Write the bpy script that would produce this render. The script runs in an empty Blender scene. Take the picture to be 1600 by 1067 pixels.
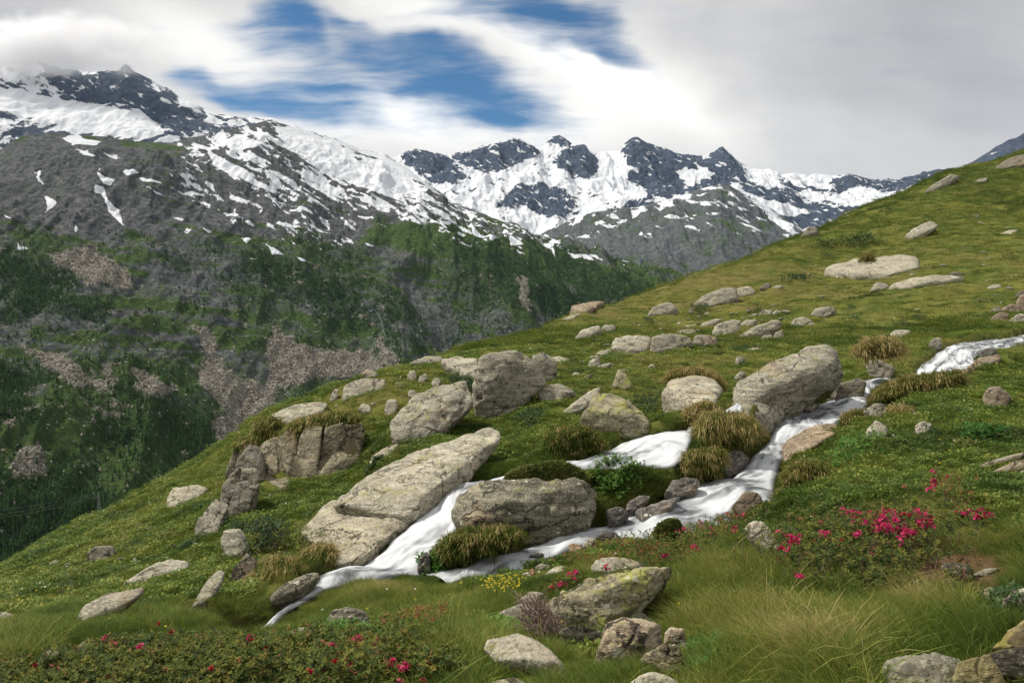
import bpy, bmesh, math, random
import numpy as np
random.seed(7); rng = np.random.default_rng(7)
SC = bpy.context.scene
COL = SC.collection

# ------------------------------------------------------------------ camera
F = 1256.0                                  # focal length in pixels of a 1600 px wide frame
TH = math.atan(66.5 / F)                    # pitch below the horizon
CT, ST = math.cos(TH), math.sin(TH)
CZ = 1.6
cam = bpy.data.cameras.new('camera'); cam_o = bpy.data.objects.new('camera', cam); COL.objects.link(cam_o)
cam.sensor_width = 36; cam.lens = 36 * F / 1600
cam.clip_start = 0.05; cam.clip_end = 60000
cam_o.location = (0, 0, CZ); cam_o.rotation_euler = (math.pi / 2 - TH, 0, 0)
SC.camera = cam_o

# ------------------------------------------------------------------ render settings
SC.view_settings.view_transform = 'Standard'; SC.view_settings.look = 'None'
SC.view_settings.exposure = 0.30; SC.view_settings.gamma = 1.0; SC.view_settings.use_curve_mapping = False
SC.render.engine = 'CYCLES'
SC.cycles.max_bounces = 6; SC.cycles.diffuse_bounces = 3; SC.cycles.glossy_bounces = 2
SC.cycles.transparent_max_bounces = 12; SC.cycles.volume_bounces = 5
SC.cycles.use_denoising = True
SC.cycles.sample_clamp_indirect = 6

# ------------------------------------------------------------------ light
SUN = np.array([-0.52, 0.16, 0.80]); SUN /= np.linalg.norm(SUN)
sun_el = math.asin(SUN[2]); sun_az = math.atan2(SUN[0], SUN[1])
sl = bpy.data.lights.new('sun', 'SUN'); sl.energy = 3.7; sl.angle = math.radians(3.0); sl.color = (1.0, 0.95, 0.86)
so = bpy.data.objects.new('sun', sl); COL.objects.link(so)
import mathutils
from mathutils.bvhtree import BVHTree
so.rotation_euler = mathutils.Vector(SUN).to_track_quat('Z', 'Y').to_euler()
so.location = (-50, 15, 80)

# ------------------------------------------------------------------ node helper
class NT:
    def __init__(s, tree): s.t = tree; tree.nodes.clear()
    def n(s, kind, **kw):
        nd = s.t.nodes.new(kind)
        ins = kw.pop('ins', {})
        for k, v in kw.items(): setattr(nd, k, v)
        for k, v in ins.items(): s.put(nd.inputs[k], v)
        return nd
    def put(s, sock, v):
        if isinstance(v, bpy.types.NodeSocket): s.t.links.new(v, sock)
        elif isinstance(v, (tuple, list)) and sock.type == 'RGBA' and len(v) == 3: sock.default_value = (*v, 1)
        else: sock.default_value = v
    def m(s, op, a, b=None, c=None, clamp=False):
        nd = s.t.nodes.new('ShaderNodeMath'); nd.operation = op; nd.use_clamp = clamp
        for i, v in enumerate((a, b, c)):
            if v is not None: s.put(nd.inputs[i], v)
        return nd.outputs[0]
    def vm(s, op, a, b=None):
        nd = s.t.nodes.new('ShaderNodeVectorMath'); nd.operation = op
        s.put(nd.inputs[0], a)
        if b is not None: s.put(nd.inputs[1], b)
        return nd.outputs[0]
    def mix(s, f, a, b, blend='MIX'):
        nd = s.t.nodes.new('ShaderNodeMix'); nd.data_type = 'RGBA'; nd.blend_type = blend
        s.put(nd.inputs[0], f); s.put(nd.inputs[6], a); s.put(nd.inputs[7], b)
        return nd.outputs[2]
    def fmix(s, f, a, b):
        nd = s.t.nodes.new('ShaderNodeMix'); nd.data_type = 'FLOAT'
        s.put(nd.inputs[0], f); s.put(nd.inputs[2], a); s.put(nd.inputs[3], b)
        return nd.outputs[0]
    def ss(s, x, lo, hi, a=0.0, b=1.0):
        nd = s.t.nodes.new('ShaderNodeMapRange'); nd.interpolation_type = 'SMOOTHSTEP'
        s.put(nd.inputs[0], x); s.put(nd.inputs[1], lo); s.put(nd.inputs[2], hi); s.put(nd.inputs[3], a); s.put(nd.inputs[4], b)
        return nd.outputs[0]
    def noise(s, vec, scale, detail=4, rough=0.55, dist=0.0, dim='3D'):
        nd = s.t.nodes.new('ShaderNodeTexNoise'); nd.noise_dimensions = dim
        s.put(nd.inputs['Vector'], vec); nd.inputs['Scale'].default_value = scale
        nd.inputs['Detail'].default_value = detail; nd.inputs['Roughness'].default_value = rough
        nd.inputs['Distortion'].default_value = dist
        return nd.outputs[0]
    def vor(s, vec, scale, feature='F1', out='Distance', rand=1.0):
        nd = s.t.nodes.new('ShaderNodeTexVoronoi'); nd.feature = feature
        s.put(nd.inputs['Vector'], vec); nd.inputs['Scale'].default_value = scale
        nd.inputs['Randomness'].default_value = rand
        return nd.outputs[out]
    def attr(s, name, kind='GEOMETRY', out='Fac'):
        nd = s.t.nodes.new('ShaderNodeAttribute'); nd.attribute_name = name; nd.attribute_type = kind
        return nd.outputs[out]
    def pos(s): return s.t.nodes.new('ShaderNodeNewGeometry').outputs['Position']
    def sep(s, v):
        nd = s.t.nodes.new('ShaderNodeSeparateXYZ'); s.put(nd.inputs[0], v); return nd.outputs
    def comb(s, x, y, z):
        nd = s.t.nodes.new('ShaderNodeCombineXYZ')
        for i, v in enumerate((x, y, z)): s.put(nd.inputs[i], v)
        return nd.outputs[0]
    def mapv(s, v, scale=(1, 1, 1), rot=(0, 0, 0)):
        nd = s.t.nodes.new('ShaderNodeMapping'); s.put(nd.inputs[0], v)
        nd.inputs['Rotation'].default_value = rot; nd.inputs['Scale'].default_value = scale
        return nd.outputs[0]
    def bsdf(s, col, rough=0.9, spec=0.2, normal=None, **kw):
        nd = s.t.nodes.new('ShaderNodeBsdfPrincipled')
        s.put(nd.inputs['Base Color'], col); s.put(nd.inputs['Roughness'], rough)
        s.put(nd.inputs['Specular IOR Level'], spec)
        if normal is not None: s.put(nd.inputs['Normal'], normal)
        for k, v in kw.items(): s.put(nd.inputs[k], v)
        return nd.outputs[0]
    def bump(s, h, strength=0.5, dist=0.1):
        nd = s.t.nodes.new('ShaderNodeBump'); s.put(nd.inputs['Height'], h)
        s.put(nd.inputs['Strength'], strength); s.put(nd.inputs['Distance'], dist)
        return nd.outputs[0]
    def out(s, sh, vol=None):
        nd = s.t.nodes.new('ShaderNodeOutputMaterial')
        if sh is not None: s.put(nd.inputs['Surface'], sh)
        if vol is not None: s.put(nd.inputs['Volume'], vol)

def mat(name):
    m = bpy.data.materials.new(name); m.use_nodes = True
    return m, NT(m.node_tree)

# ------------------------------------------------------------------ sky with clouds
world = bpy.data.worlds.new('World'); SC.world = world; world.use_nodes = True
w = NT(world.node_tree)
sky = w.n('ShaderNodeTexSky', sky_type='NISHITA', sun_disc=False, sun_elevation=sun_el, sun_rotation=sun_az, altitude=2000)
dirv = w.vm('NORMALIZE', w.n('ShaderNodeTexCoord').outputs['Generated'])
dx, dy, dz = w.sep(dirv)[:3]
yy = w.m('MAXIMUM', dy, 0.12)
ga = w.m('DIVIDE', dx, yy); gb = w.m('DIVIDE', dz, yy)
gv = w.comb(ga, gb, 0.0)
warp = w.n('ShaderNodeTexNoise', noise_dimensions='3D', ins={'Vector': gv, 'Scale': 7.0, 'Detail': 3.0}).outputs['Color']
wv = w.vm('MULTIPLY', w.vm('SUBTRACT', warp, (0.5, 0.5, 0.5)), (0.13, 0.07, 0.0))
gw = w.vm('ADD', gv, wv)
ROTS = math.radians(24)
gs = w.vm('ADD', gv, w.vm('MULTIPLY', wv, (0.30, 0.30, 0.0)))
streak = w.noise(w.mapv(gs, (3.0, 18.0, 1.0), (0, 0, ROTS)), 1.0, 6, 0.58, 0.15)
soft = w.noise(gw, 5.0, 5, 0.5, 0.3)
gx, gy = w.sep(gw)[:2]
def blob(u, v, r1, r2, ang):
    a0, b0 = (u - 800) / F, (467 - v) / F
    c, s_ = math.cos(math.radians(ang)), math.sin(math.radians(ang))   # ang: clockwise (down right)
    ex = w.m('SUBTRACT', gx, a0); ey = w.m('SUBTRACT', gy, b0)
    p = w.m('SUBTRACT', w.m('MULTIPLY', ex, c * F / r1), w.m('MULTIPLY', ey, s_ * F / r1))
    q = w.m('ADD', w.m('MULTIPLY', ex, s_ * F / r2), w.m('MULTIPLY', ey, c * F / r2))
    d2 = w.m('ADD', w.m('MULTIPLY', p, p), w.m('MULTIPLY', q, q))
    return w.m('EXPONENT', w.m('MULTIPLY', d2, -1.0))
gap = None
for b in ((610, 90, 195, 58, 24), (500, 125, 85, 80, 30), (520, 165, 50, 30, 15), (735, 138, 100, 30, 18), (680, 115, 110, 45, 24), (345, 140, 85, 26, 26), (420, 165, 70, 18, 12), (900, 60, 90, 34, 20), (470, 0, 50, 70, 60), (840, 42, 140, 42, 8),
          (955, 78, 70, 26, 32), (440, 180, 80, 12, 8)):
    t = blob(*b); gap = t if gap is None else w.m('ADD', gap, t)
for b in ((515, 45, 22, 60, -20), (560, 20, 30, 40, 20), (690, 60, 130, 16, 16), (895, 85, 60, 14, 30)):
    gap = w.m('SUBTRACT', gap, w.m('MULTIPLY', blob(*b), 0.6))
gap = w.m('SUBTRACT', 1.12, w.m('MULTIPLY', 1.12, w.m('EXPONENT', w.m('MULTIPLY', w.m('MAXIMUM', gap, 0.0), -1.25))))
g2 = w.m('ADD', gap, w.m('ADD', w.m('MULTIPLY', w.m('SUBTRACT', streak, 0.5), 2.6), w.m('MULTIPLY', w.m('SUBTRACT', soft, 0.5), 0.45)))
clear = w.m('MULTIPLY', w.ss(g2, 0.12, 1.12), w.ss(dy, 0.15, 0.4))
bright = blob(780, 190, 330, 75, 4)
for b in ((690, 25, 170, 45, 12), (560, 180, 110, 40, 0), (880, 90, 120, 40, 25), (330, 60, 160, 60, 20), (1060, 150, 170, 70, 30)):
    bright = w.m('ADD', bright, w.m('MULTIPLY', blob(*b), 0.75))
dark = w.m('ADD', blob(1300, 110, 330, 130, -25), w.m('ADD', w.m('MULTIPLY', blob(0, 40, 260, 150, 0), 0.6), w.m('MULTIPLY', blob(1560, 180, 200, 140, 0), 0.7)))
behind = w.ss(dy, 0.15, 0.4)
broad = w.noise(w.mapv(dirv, (1.0, 1.0, 1.6)), 2.6, 5, 0.55, 0.5)
lum = w.m('ADD', 0.57, w.m('MULTIPLY', behind, w.m('SUBTRACT', w.m('MULTIPLY', w.m('MINIMUM', bright, 1.15), 0.36), w.m('MULTIPLY', dark, 0.10))))
lum = w.m('ADD', lum, w.m('MULTIPLY', w.m('SUBTRACT', broad, 0.5), 0.34))
lum = w.m('ADD', lum, w.m('MULTIPLY', w.m('SUBTRACT', streak, 0.5), 0.16))
lum = w.m('ADD', lum, w.m('MULTIPLY', w.m('SUBTRACT', soft, 0.5), 0.14))
ccol = w.mix(w.ss(lum, 0.3, 0.75), (0.93, 0.94, 1.0), (1.0, 0.985, 0.955))
cloud_bg = w.n('ShaderNodeBackground', ins={'Color': ccol, 'Strength': lum})
sky_bg = w.n('ShaderNodeBackground', ins={'Color': w.mix(1.0, sky.outputs[0], (0.42, 0.80, 1.0), 'MULTIPLY'), 'Strength': 0.07})
mx = w.n('ShaderNodeMixShader', ins={0: clear, 1: cloud_bg.outputs[0], 2: sky_bg.outputs[0]})
wo = w.n('ShaderNodeOutputWorld'); w.t.links.new(mx.outputs[0], wo.inputs[0])

# ------------------------------------------------------------------ numpy helpers
def _h(ix, iy, iz, seed):
    h = (ix.astype(np.uint32) * np.uint32(374761393) + iy.astype(np.uint32) * np.uint32(668265263)
         + iz.astype(np.uint32) * np.uint32(2147483647) + np.uint32(seed * 1274126177 & 0xffffffff))
    h = (h ^ (h >> np.uint32(13))) * np.uint32(1274126177)
    h = (h ^ (h >> np.uint32(15))) * np.uint32(2246822519)
    return h ^ (h >> np.uint32(16))
def gnoise(p, seed=0):
    p = np.asarray(p, dtype=np.float64)
    i = np.floor(p).astype(np.int64); f = p - i
    u = f * f * f * (f * (f * 6 - 15) + 10)
    r = 0
    for cx in (0, 1):
        for cy in (0, 1):
            for cz in (0, 1):
                h = _h(i[:, 0] + cx, i[:, 1] + cy, i[:, 2] + cz, seed)
                gxx = ((h & 1023).astype(np.float64) / 511.5 - 1)
                gyy = (((h >> np.uint32(10)) & 1023).astype(np.float64) / 511.5 - 1)
                gzz = (((h >> np.uint32(20)) & 1023).astype(np.float64) / 511.5 - 1)
                d = gxx * (f[:, 0] - cx) + gyy * (f[:, 1] - cy) + gzz * (f[:, 2] - cz)
                wx = u[:, 0] if cx else 1 - u[:, 0]
                wy = u[:, 1] if cy else 1 - u[:, 1]
                wz = u[:, 2] if cz else 1 - u[:, 2]
                r = r + d * wx * wy * wz
    return r * 1.2
def fbm(p, oct=4, seed=0, gain=0.5, lac=2.03):
    a, r, p = 1.0, 0, np.asarray(p, dtype=np.float64)
    for k in range(oct):
        r = r + a * gnoise(p, seed + k); a *= gain; p = p * lac + 13.7
    return r
def ridged(p, oct=4, seed=0, gain=0.5, lac=2.03):
    a, r, p = 1.0, 0, np.asarray(p, dtype=np.float64)
    for k in range(oct):
        r = r + a * (1 - 2.2 * np.abs(gnoise(p, seed + k))); a *= gain; p = p * lac + 13.7
    return r
def sstep(x, a, b):
    t = np.clip((x - a) / (b - a), 0, 1); return t * t * (3 - 2 * t)
def V3(x, y, z): return np.stack([x, y, z], axis=-1)
def unproj(u, v, D):
    """pixel of the 1600 px photograph at the world distance D (along y)"""
    u, v, D = np.broadcast_arrays(np.asarray(u, float), np.asarray(v, float), np.asarray(D, float))
    a = (u - 800) / F; b = (533.5 - v) / F
    dy_ = CT + ST * b; dz_ = -ST + CT * b
    s = D / dy_
    return V3(a * s, D, CZ + dz_ * s)
def proj(P):
    P = np.asarray(P, float)
    x, y, z = P[..., 0], P[..., 1], P[..., 2] - CZ
    fw = y * CT - z * ST; up = y * ST + z * CT
    fw = np.where(np.abs(fw) < 1e-6, 1e-6, fw)
    return 800 + F * x / fw, 533.5 - F * up / fw
def poly_sd(u, v, poly):
    """signed distance to a polygon, negative inside"""
    poly = np.asarray(poly, float); d = np.full(u.shape, 1e18); ins = np.zeros(u.shape, bool)
    n = len(poly)
    for i in range(n):
        ax, ay = poly[i]; bx_, by_ = poly[(i + 1) % n]
        ex, ey = bx_ - ax, by_ - ay
        wx, wy = u - ax, v - ay
        t = np.clip((wx * ex + wy * ey) / (ex * ex + ey * ey + 1e-9), 0, 1)
        d = np.minimum(d, (wx - ex * t) ** 2 + (wy - ey * t) ** 2)
        c = (ay > v) != (by_ > v)
        with np.errstate(divide='ignore', invalid='ignore'):
            xi = ax + (v - ay) / (by_ - ay if by_ != ay else 1e-9) * ex
        ins ^= c & (u < xi)
    d = np.sqrt(d)
    return np.where(ins, -d, d)

# ------------------------------------------------------------------ object helpers
def new_mesh(name, verts, faces, mats=(), smooth=True, attrs=None, face_mat=None):
    me = bpy.data.meshes.new(name)
    verts = np.asarray(verts, dtype=np.float32)
    me.vertices.add(len(verts)); me.vertices.foreach_set('co', verts.ravel())
    if faces is not None and len(faces):
        faces = np.asarray(faces, dtype=np.int32); k = faces.shape[1]
        me.loops.add(faces.size); me.loops.foreach_set('vertex_index', faces.ravel())
        me.polygons.add(len(faces)); me.polygons.foreach_set('loop_start', np.arange(0, faces.size, k, dtype=np.int32))
        me.polygons.foreach_set('loop_total', np.full(len(faces), k, dtype=np.int32))
        me.polygons.foreach_set('use_smooth', np.full(len(faces), bool(smooth)))
        if face_mat is not None: me.polygons.foreach_set('material_index', np.asarray(face_mat, dtype=np.int32))
    for m in mats: me.materials.append(m)
    for k, a in (attrs or {}).items():
        at = me.attributes.new(k, 'FLOAT', 'POINT'); at.data.foreach_set('value', np.asarray(a, dtype=np.float32).ravel())
    me.update(calc_edges=True)
    return me
def link(name, me, parent=None, label=None, cat=None, group=None, kind=None, loc=None):
    o = bpy.data.objects.new(name, me); COL.objects.link(o)
    if parent is not None: o.parent = parent
    if loc is not None: o.location = tuple(float(c) for c in loc)
    if label: o['label'] = label
    if cat: o['category'] = cat
    if group: o['group'] = group
    if kind: o['kind'] = kind
    return o
def grid_faces(nr, nc):
    i = np.arange(nr * nc).reshape(nr, nc)
    return np.stack([i[:-1, :-1], i[:-1, 1:], i[1:, 1:], i[1:, :-1]], axis=-1).reshape(-1, 4)
def lerp_curve(x, pts):
    pts = np.asarray(pts, float); return np.interp(x, pts[:, 0], pts[:, 1])

# ------------------------------------------------------------------ near hillside: heights through surveyed points
TP = [(0,1067,4.2),(300,1067,4.0),(600,1067,3.6),(800,1067,3.4),(1000,1067,3.3),(1300,1067,3.0),(1600,1067,2.7),
(0,1000,6.2),(150,980,6.5),(300,985,5.8),(450,985,6.0),(600,980,5.8),(750,960,5.9),(900,900,7.6),(930,1010,4.6),
(800,1040,3.8),(1050,1040,4.0),(1100,900,6.4),(1200,860,7.0),(1300,950,4.7),(1300,860,6.3),(1450,950,4.5),(1550,950,4.2),
(1600,850,6),(1450,800,7.4),(1250,760,9.8),(1230,812,8.6),(1600,700,10.5),(1400,700,11),(1500,620,15),(1420,640,14.2),(1600,580,19),(1400,610,17),
(600,905,9.0),(750,893,9.1),(850,880,8.8),(950,860,9.3),(1080,850,8.9),(880,930,7.0),(750,850,10.7),
(820,830,11),(960,752,11.9),(1080,730,12.5),(1030,731,12.0),(1000,746,11.75),(1130,703,13.2),(1060,735,12.1),(925,745,11.9),(1130,690,13.7),(350,950,8.6),(400,880,10.8),(450,830,12.3),(350,800,14.2),(250,880,12.4),(150,920,11),
(50,950,9.6),(0,920,13),(100,870,15),(200,830,16),(300,780,17),(380,720,18.5),
(0,893,18),(75,845,19.5),(150,805,21),(225,765,22),(300,722,22.5),(360,685,21.5),(400,655,20.5),
(450,640,19.5),(520,605,21),(570,585,23),(640,572,25.5),(690,560,28),(740,550,33),(430,680,17.8),(560,650,18.2),(450,745,16.3),(550,735,16.3),(400,720,17.3),
(620,700,15.6),(700,670,16.6),(760,655,17.5),(830,650,17),(800,700,14.8),(870,690,14.2),(800,730,13.2),(600,735,14.8),(520,780,13.6),
(960,672,15.2),(1020,660,16),(900,650,16.8),(1080,640,16.5),(1150,625,17.3),(900,600,21),(1000,560,26),(860,560,26),(1100,540,30),(1050,580,23),
(1200,530,33),(1290,545,28),(1300,520,34),(1400,520,33),(1480,520,31),(1600,500,33),(800,530,36),(900,490,48),(1000,480,50),(1100,470,50),
(1000,460,60),(1100,425,68),(1240,372,82),(1350,325,92),(1450,285,100),(1500,265,104),(1600,240,110),(1720,195,116),
(1300,440,55),(1400,430,52),(1500,440,46),(1600,450,42),(1300,400,72),(1450,370,72),(1590,360,70),(1200,480,45),(1600,300,92),
(1950,1000,3.2),(1950,600,14),(1950,420,45),(1950,120,116),(-350,1067,7),(-350,1000,13),(-350,1040,10)]
SKYLINE = [(-350,995,16),(-150,950,17),(0,893,18),(75,845,19.5),(150,805,21),(225,765,22),(300,722,22.5),(360,685,21.5),(400,655,20.5),(450,640,19.5),(520,605,21),(570,585,23),
(640,572,25.5),(690,560,28),(740,550,33),(800,530,36),(900,490,48),(1000,460,60),(1100,425,68),(1240,372,82),(1350,325,92),(1450,285,100),(1500,265,104),(1600,240,110),(1720,195,116),(1950,120,116)]

# stream: each station is (left bank u, v, right bank u, v, distance)
ST_MAIN = [(1680,512,1690,527,29),(1640,516,1650,529,27),(1560,530,1580,541,25),(1498,536,1530,553,23.5),(1474,546,1518,568,22),(1444,568,1500,582,20.8),(1420,592,1470,598,19.8),
(1352,594,1380,600,18.4),(1334,612,1357,616,17.6),(1290,628,1346,642,16.8),(1229,646,1311,662,15.6),(1213,668,1265,670,14.9),(1200,691,1234,692,14.3),(1180,708,1220,714,13.6),
(1158,733,1212,735,12.9),(1140,745,1204,760,12.5),(1092,752,1202,780,12.0),(1042,780,1150,806,11.5),(986,800,1082,826,11.0),(952,818,1040,838,10.85),(898,826,952,843,10.7),
(876,832,902,848,10.6),(842,848,870,864,10.4),(800,860,846,872,10.2),(755,870,812,888,10.05),(715,885,765,897,9.92),(655,895,700,907,9.85)]
ST_LEFT = [(1148,632,1165,646,14.7),(1110,648,1140,650,14.3),(1078,664,1098,672,13.9),(1058,673,1082,678,13.6),(985,684,1062,705,13.2),(958,700,1032,722,12.9),(925,711,966,732,12.7),(898,717,925,730,12.55),
(828,735,850,748,12.2),(738,752,762,768,11.9),(706,764,722,784,11.6),(678,788,714,806,11.2),(640,822,713,828,10.8),(598,857,676,856,10.4),(563,886,657,895,10.1),(503,897,600,903,9.8),
(494,908,521,915,9.6),(461,934,481,936,9.2),(436,948,452,952,8.9),(412,970,428,972,8.6),(395,990,412,993,8.4)]
def stations(S):
    S = np.array(S, float)
    c = unproj((S[:, 0] + S[:, 2]) / 2, (S[:, 1] + S[:, 3]) / 2, S[:, 4])
    z = np.minimum.accumulate(c[:, 2] - 0.0005 * np.arange(len(S)))
    out = []
    for k in range(2):
        u, v = S[:, 2 * k], S[:, 2 * k + 1]
        a = unproj(u, v, np.ones(len(S)))               # direction with y = 1
        Vv = CZ - a[:, 2]
        D = np.clip((CZ - z) / Vv, S[:, 4] * 0.86, S[:, 4] * 1.16)
        P = a.copy(); P[:, 0] = a[:, 0] * D; P[:, 1] = D; P[:, 2] = z
        out.append(P)
    return out[0], out[1], z
BR = [stations(ST_MAIN), stations(ST_LEFT)]

ctrl = [unproj(*t) for t in TP]
for (u, v, D) in SKYLINE:
    for k, dv in ((1.35, 55), (1.9, 150), (3.6, 300)):
        ctrl.append(unproj(u, v + dv, D * k))
for L_, R_, z_ in BR:
    for i in range(0, len(z_), 2):
        ctrl.append((L_[i] + R_[i]) / 2 + np.array([0, 0, 0.10]))
for p_, z_ in ((-1.1, -0.35), (-0.6, -0.18), (0, 0.0), (0.6, 0.12), (1.1, 0.25)):
    ctrl.append(np.array([p_ * 1.3, 1.3, z_]))
ctrl = np.array(ctrl)
QS = 0.34
def pq(x, y):
    yc = np.maximum(y, 1.3)
    return np.stack([np.clip(x / yc, -1.15, 1.15), np.log(yc) * QS], -1)
_c = pq(ctrl[:, 0], ctrl[:, 1]); _v = (CZ - ctrl[:, 2]) / ctrl[:, 1]
def _k(r2): return 0.5 * r2 * np.log(r2 + 1e-12)
def _tps_fit(c, v, lam):
    n = len(c); A = np.zeros((n + 3, n + 3))
    r2 = ((c[:, None] - c[None]) ** 2).sum(-1)
    A[:n, :n] = _k(r2) + lam * np.eye(n)
    A[:n, n] = 1; A[:n, n + 1:] = c; A[n, :n] = 1; A[n + 1:, :n] = c.T
    return np.linalg.solve(A, np.concatenate([v, np.zeros(3)]))
_w = _tps_fit(_c, _v, 2e-5)
def _tps_V(q):
    out = np.empty(len(q))
    for i in range(0, len(q), 40000):
        qq = q[i:i + 40000]
        r2 = ((qq[:, None] - _c[None]) ** 2).sum(-1)
        out[i:i + 40000] = _k(r2) @ _w[:-3] + _w[-3] + qq @ _w[-2:]
    return out
_tp = np.linspace(-1.15, 1.15, 461); _tq = np.linspace(math.log(1.3), math.log(440), 520) * QS
_tab = _tps_V(np.stack(np.meshgrid(_tp, _tq, indexing='ij'), -1).reshape(-1, 2)).reshape(461, 520)
def base_z(x, y):
    x = np.asarray(x, float); y = np.asarray(y, float); sh = x.shape
    q = pq(x.ravel(), y.ravel())
    a = np.clip((q[:, 0] - _tp[0]) / (_tp[1] - _tp[0]), 0, 459.999); b = np.clip((q[:, 1] - _tq[0]) / (_tq[1] - _tq[0]), 0, 518.999)
    i = a.astype(int); j = b.astype(int); fa = a - i; fb = b - j
    out = (_tab[i, j] * (1 - fa) + _tab[i + 1, j] * fa) * (1 - fb) + (_tab[i, j + 1] * (1 - fa) + _tab[i + 1, j + 1] * fa) * fb
    return (CZ - out * np.maximum(y.ravel(), 1.3)).reshape(sh)
def base_z_exact(x, y):
    x = np.asarray(x, float); y = np.asarray(y, float); sh = x.shape
    q = pq(x.ravel(), y.ravel()); out = np.empty(len(q))
    for i in range(0, len(q), 40000):
        qq = q[i:i + 40000]
        r2 = ((qq[:, None] - _c[None]) ** 2).sum(-1)
        out[i:i + 40000] = _k(r2) @ _w[:-3] + _w[-3] + qq @ _w[-2:]
    yc = np.maximum(y.ravel(), 1.3)
    return (CZ - out * yc).reshape(sh)

# stream samples used for carving
def resample(P, n):
    P = np.asarray(P, float); t = np.linspace(0, len(P) - 1, n)
    i = np.clip(np.floor(t).astype(int), 0, len(P) - 2); f = (t - i)[:, None]
    g = lambda k: P[np.clip(k, 0, len(P) - 1)]
    p0, p1, p2, p3 = g(i - 1), g(i), g(i + 1), g(i + 2)
    m1, m2 = (p2 - p0) / 2, (p3 - p1) / 2
    h = f * f
    r = (2 * f * h - 3 * h + 1) * p1 + (f * h - 2 * h + f) * m1 + (-2 * f * h + 3 * h) * p2 + (f * h - h) * m2
    return r
SB = []
for L_, R_, z_ in BR:
    SB.append((resample(L_, 420), resample(R_, 420)))
_sA = np.concatenate([a[::2] for a, b in SB]); _sB = np.concatenate([b[::2] for a, b in SB])
STREAM_SIDE = {}
def stream_field(x, y):
    """(distance outside the water's edge, water height) at ground points"""
    x = np.asarray(x, float).ravel(); y = np.asarray(y, float).ravel()
    d = np.full(len(x), 50.0); zz = np.zeros(len(x)); STREAM_SIDE['near'] = np.zeros(len(x), bool)
    near = np.where((y > 7.5) & (y < 31) & (x > -5) & (x < 22))[0]
    ax, ay = _sA[:, 0], _sA[:, 1]; ex, ey = _sB[:, 0] - ax, _sB[:, 1] - ay; e2 = ex * ex + ey * ey + 1e-9
    for i in range(0, len(near), 20000):
        k = near[i:i + 20000]
        wx = x[k][:, None] - ax; wy = y[k][:, None] - ay
        tt = np.clip((wx * ex + wy * ey) / e2, 0, 1)
        r = (wx - ex * tt) ** 2 + (wy - ey * tt) ** 2
        j = r.argmin(1); d[k] = np.sqrt(r[np.arange(len(k)), j]); zz[k] = _sA[j, 2]
        STREAM_SIDE['near'][k] = y[k] < ay[j] + ey[j] * tt[np.arange(len(k)), j] - 0.02
    return d, zz
def ground_z(x, y, fine=True):
    x = np.asarray(x, float); y = np.asarray(y, float); sh = x.shape
    x = x.ravel(); y = y.ravel()
    z = base_z(x, y)
    amp = np.clip((y - 1.0) / 6, 0.25, 1)
    p = V3(x, y, z * 0.4)
    h = 0.15 * fbm(p / 2.3, 3, 11) + 0.11 * np.abs(fbm(p / 0.75, 2, 21)) - 0.03
    h += np.clip((y - 14) / 30, 0, 1) * 0.45 * fbm(p / 6.5, 3, 31) + np.clip((y - 14) / 25, 0, 1) * (0.46 * np.abs(fbm(p / 2.8, 3, 35)) - .14)
    if fine: h += 0.03 * fbm(p / 0.28, 3, 41)
    z = z + h * amp
    d, zs = stream_field(x, y)
    k = sstep(d, 0.24, 0.05)
    bank = np.clip(z, zs + 0.07, zs + 0.40)
    kb = sstep(d, 1.0, 0.3)
    z = z * (1 - kb) + np.where(z < zs + 0.07, bank, z) * kb
    kc = sstep(d, 0.7, 0.15) * 0.6
    z = np.where(z > bank, z * (1 - kc) + bank * kc, z)
    kn = sstep(d, 1.1, 0.35) * STREAM_SIDE['near']
    z = np.where(z > zs + 0.05, z * (1 - kn) + (zs + 0.05) * kn, z)
    z = z * (1 - k) + (zs - 0.14) * k
    return z.reshape(sh)
# ground mesh
_g = np.linspace(-1, 1, 560)
_y = np.concatenate([np.linspace(-7, 1.4, 26)[:-1], np.exp(np.linspace(math.log(1.4), math.log(60), 470)), np.exp(np.linspace(math.log(60), math.log(420), 110))[1:]])
YY, GG = np.meshgrid(_y, _g, indexing='ij')
XX = GG * (np.maximum(YY, 0) + 3.0) * 0.95
ZZ = ground_z(XX, YY)
gd, gzs = stream_field(XX, YY)
GP = V3(XX.ravel(), YY.ravel(), ZZ.ravel())
gu, gv_ = proj(GP)
# turf that has turned to straw, bare earth, wet banks
dry = fbm(GP * np.array([1, 1, 0.5]) / 3.2, 4, 51) * 0.55 + fbm(GP / 0.8, 3, 57) * 0.25
def patch(u, v, ru, rv):
    return np.exp(-((gu - u) / ru) ** 2 - ((gv_ - v) / rv) ** 2) * (GP[:, 1] > 1.5)
far_dry = sstep(GP[:, 1], 28, 60) * 0.12 - 0.22 * sstep(GP[:, 1], 60, 85) + 0.25 * fbm(GP / 5.0, 4, 59) * sstep(GP[:, 1], 25, 45)
for a in ((1500,885,95,50,1.3),(1430,940,45,30,.9),(590,912,40,14,.8),(1130,660,50,25,.5),(1395,560,70,25,.7),(470,690,60,22,.5),(620,640,90,30,.4),(1000,580,90,25,.35),(1320,1000,140,40,.45),(1130,560,120,20,.45),(900,490,150,40,.35),(1150,430,200,50,.4)):
    dry = dry + a[4] * patch(*a[:4])
dry = dry + far_dry
earth = patch(1505, 892, 85, 46) * 1.4 + patch(1480, 960, 40, 20) * .5
ground_me = new_mesh('ground', GP, grid_faces(len(_y), len(_g)), attrs={'dry': dry, 'earth': earth, 'wet': sstep(gd, 0.26, 0.08)})
m, t = mat('turf')
P_ = t.pos()
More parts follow.
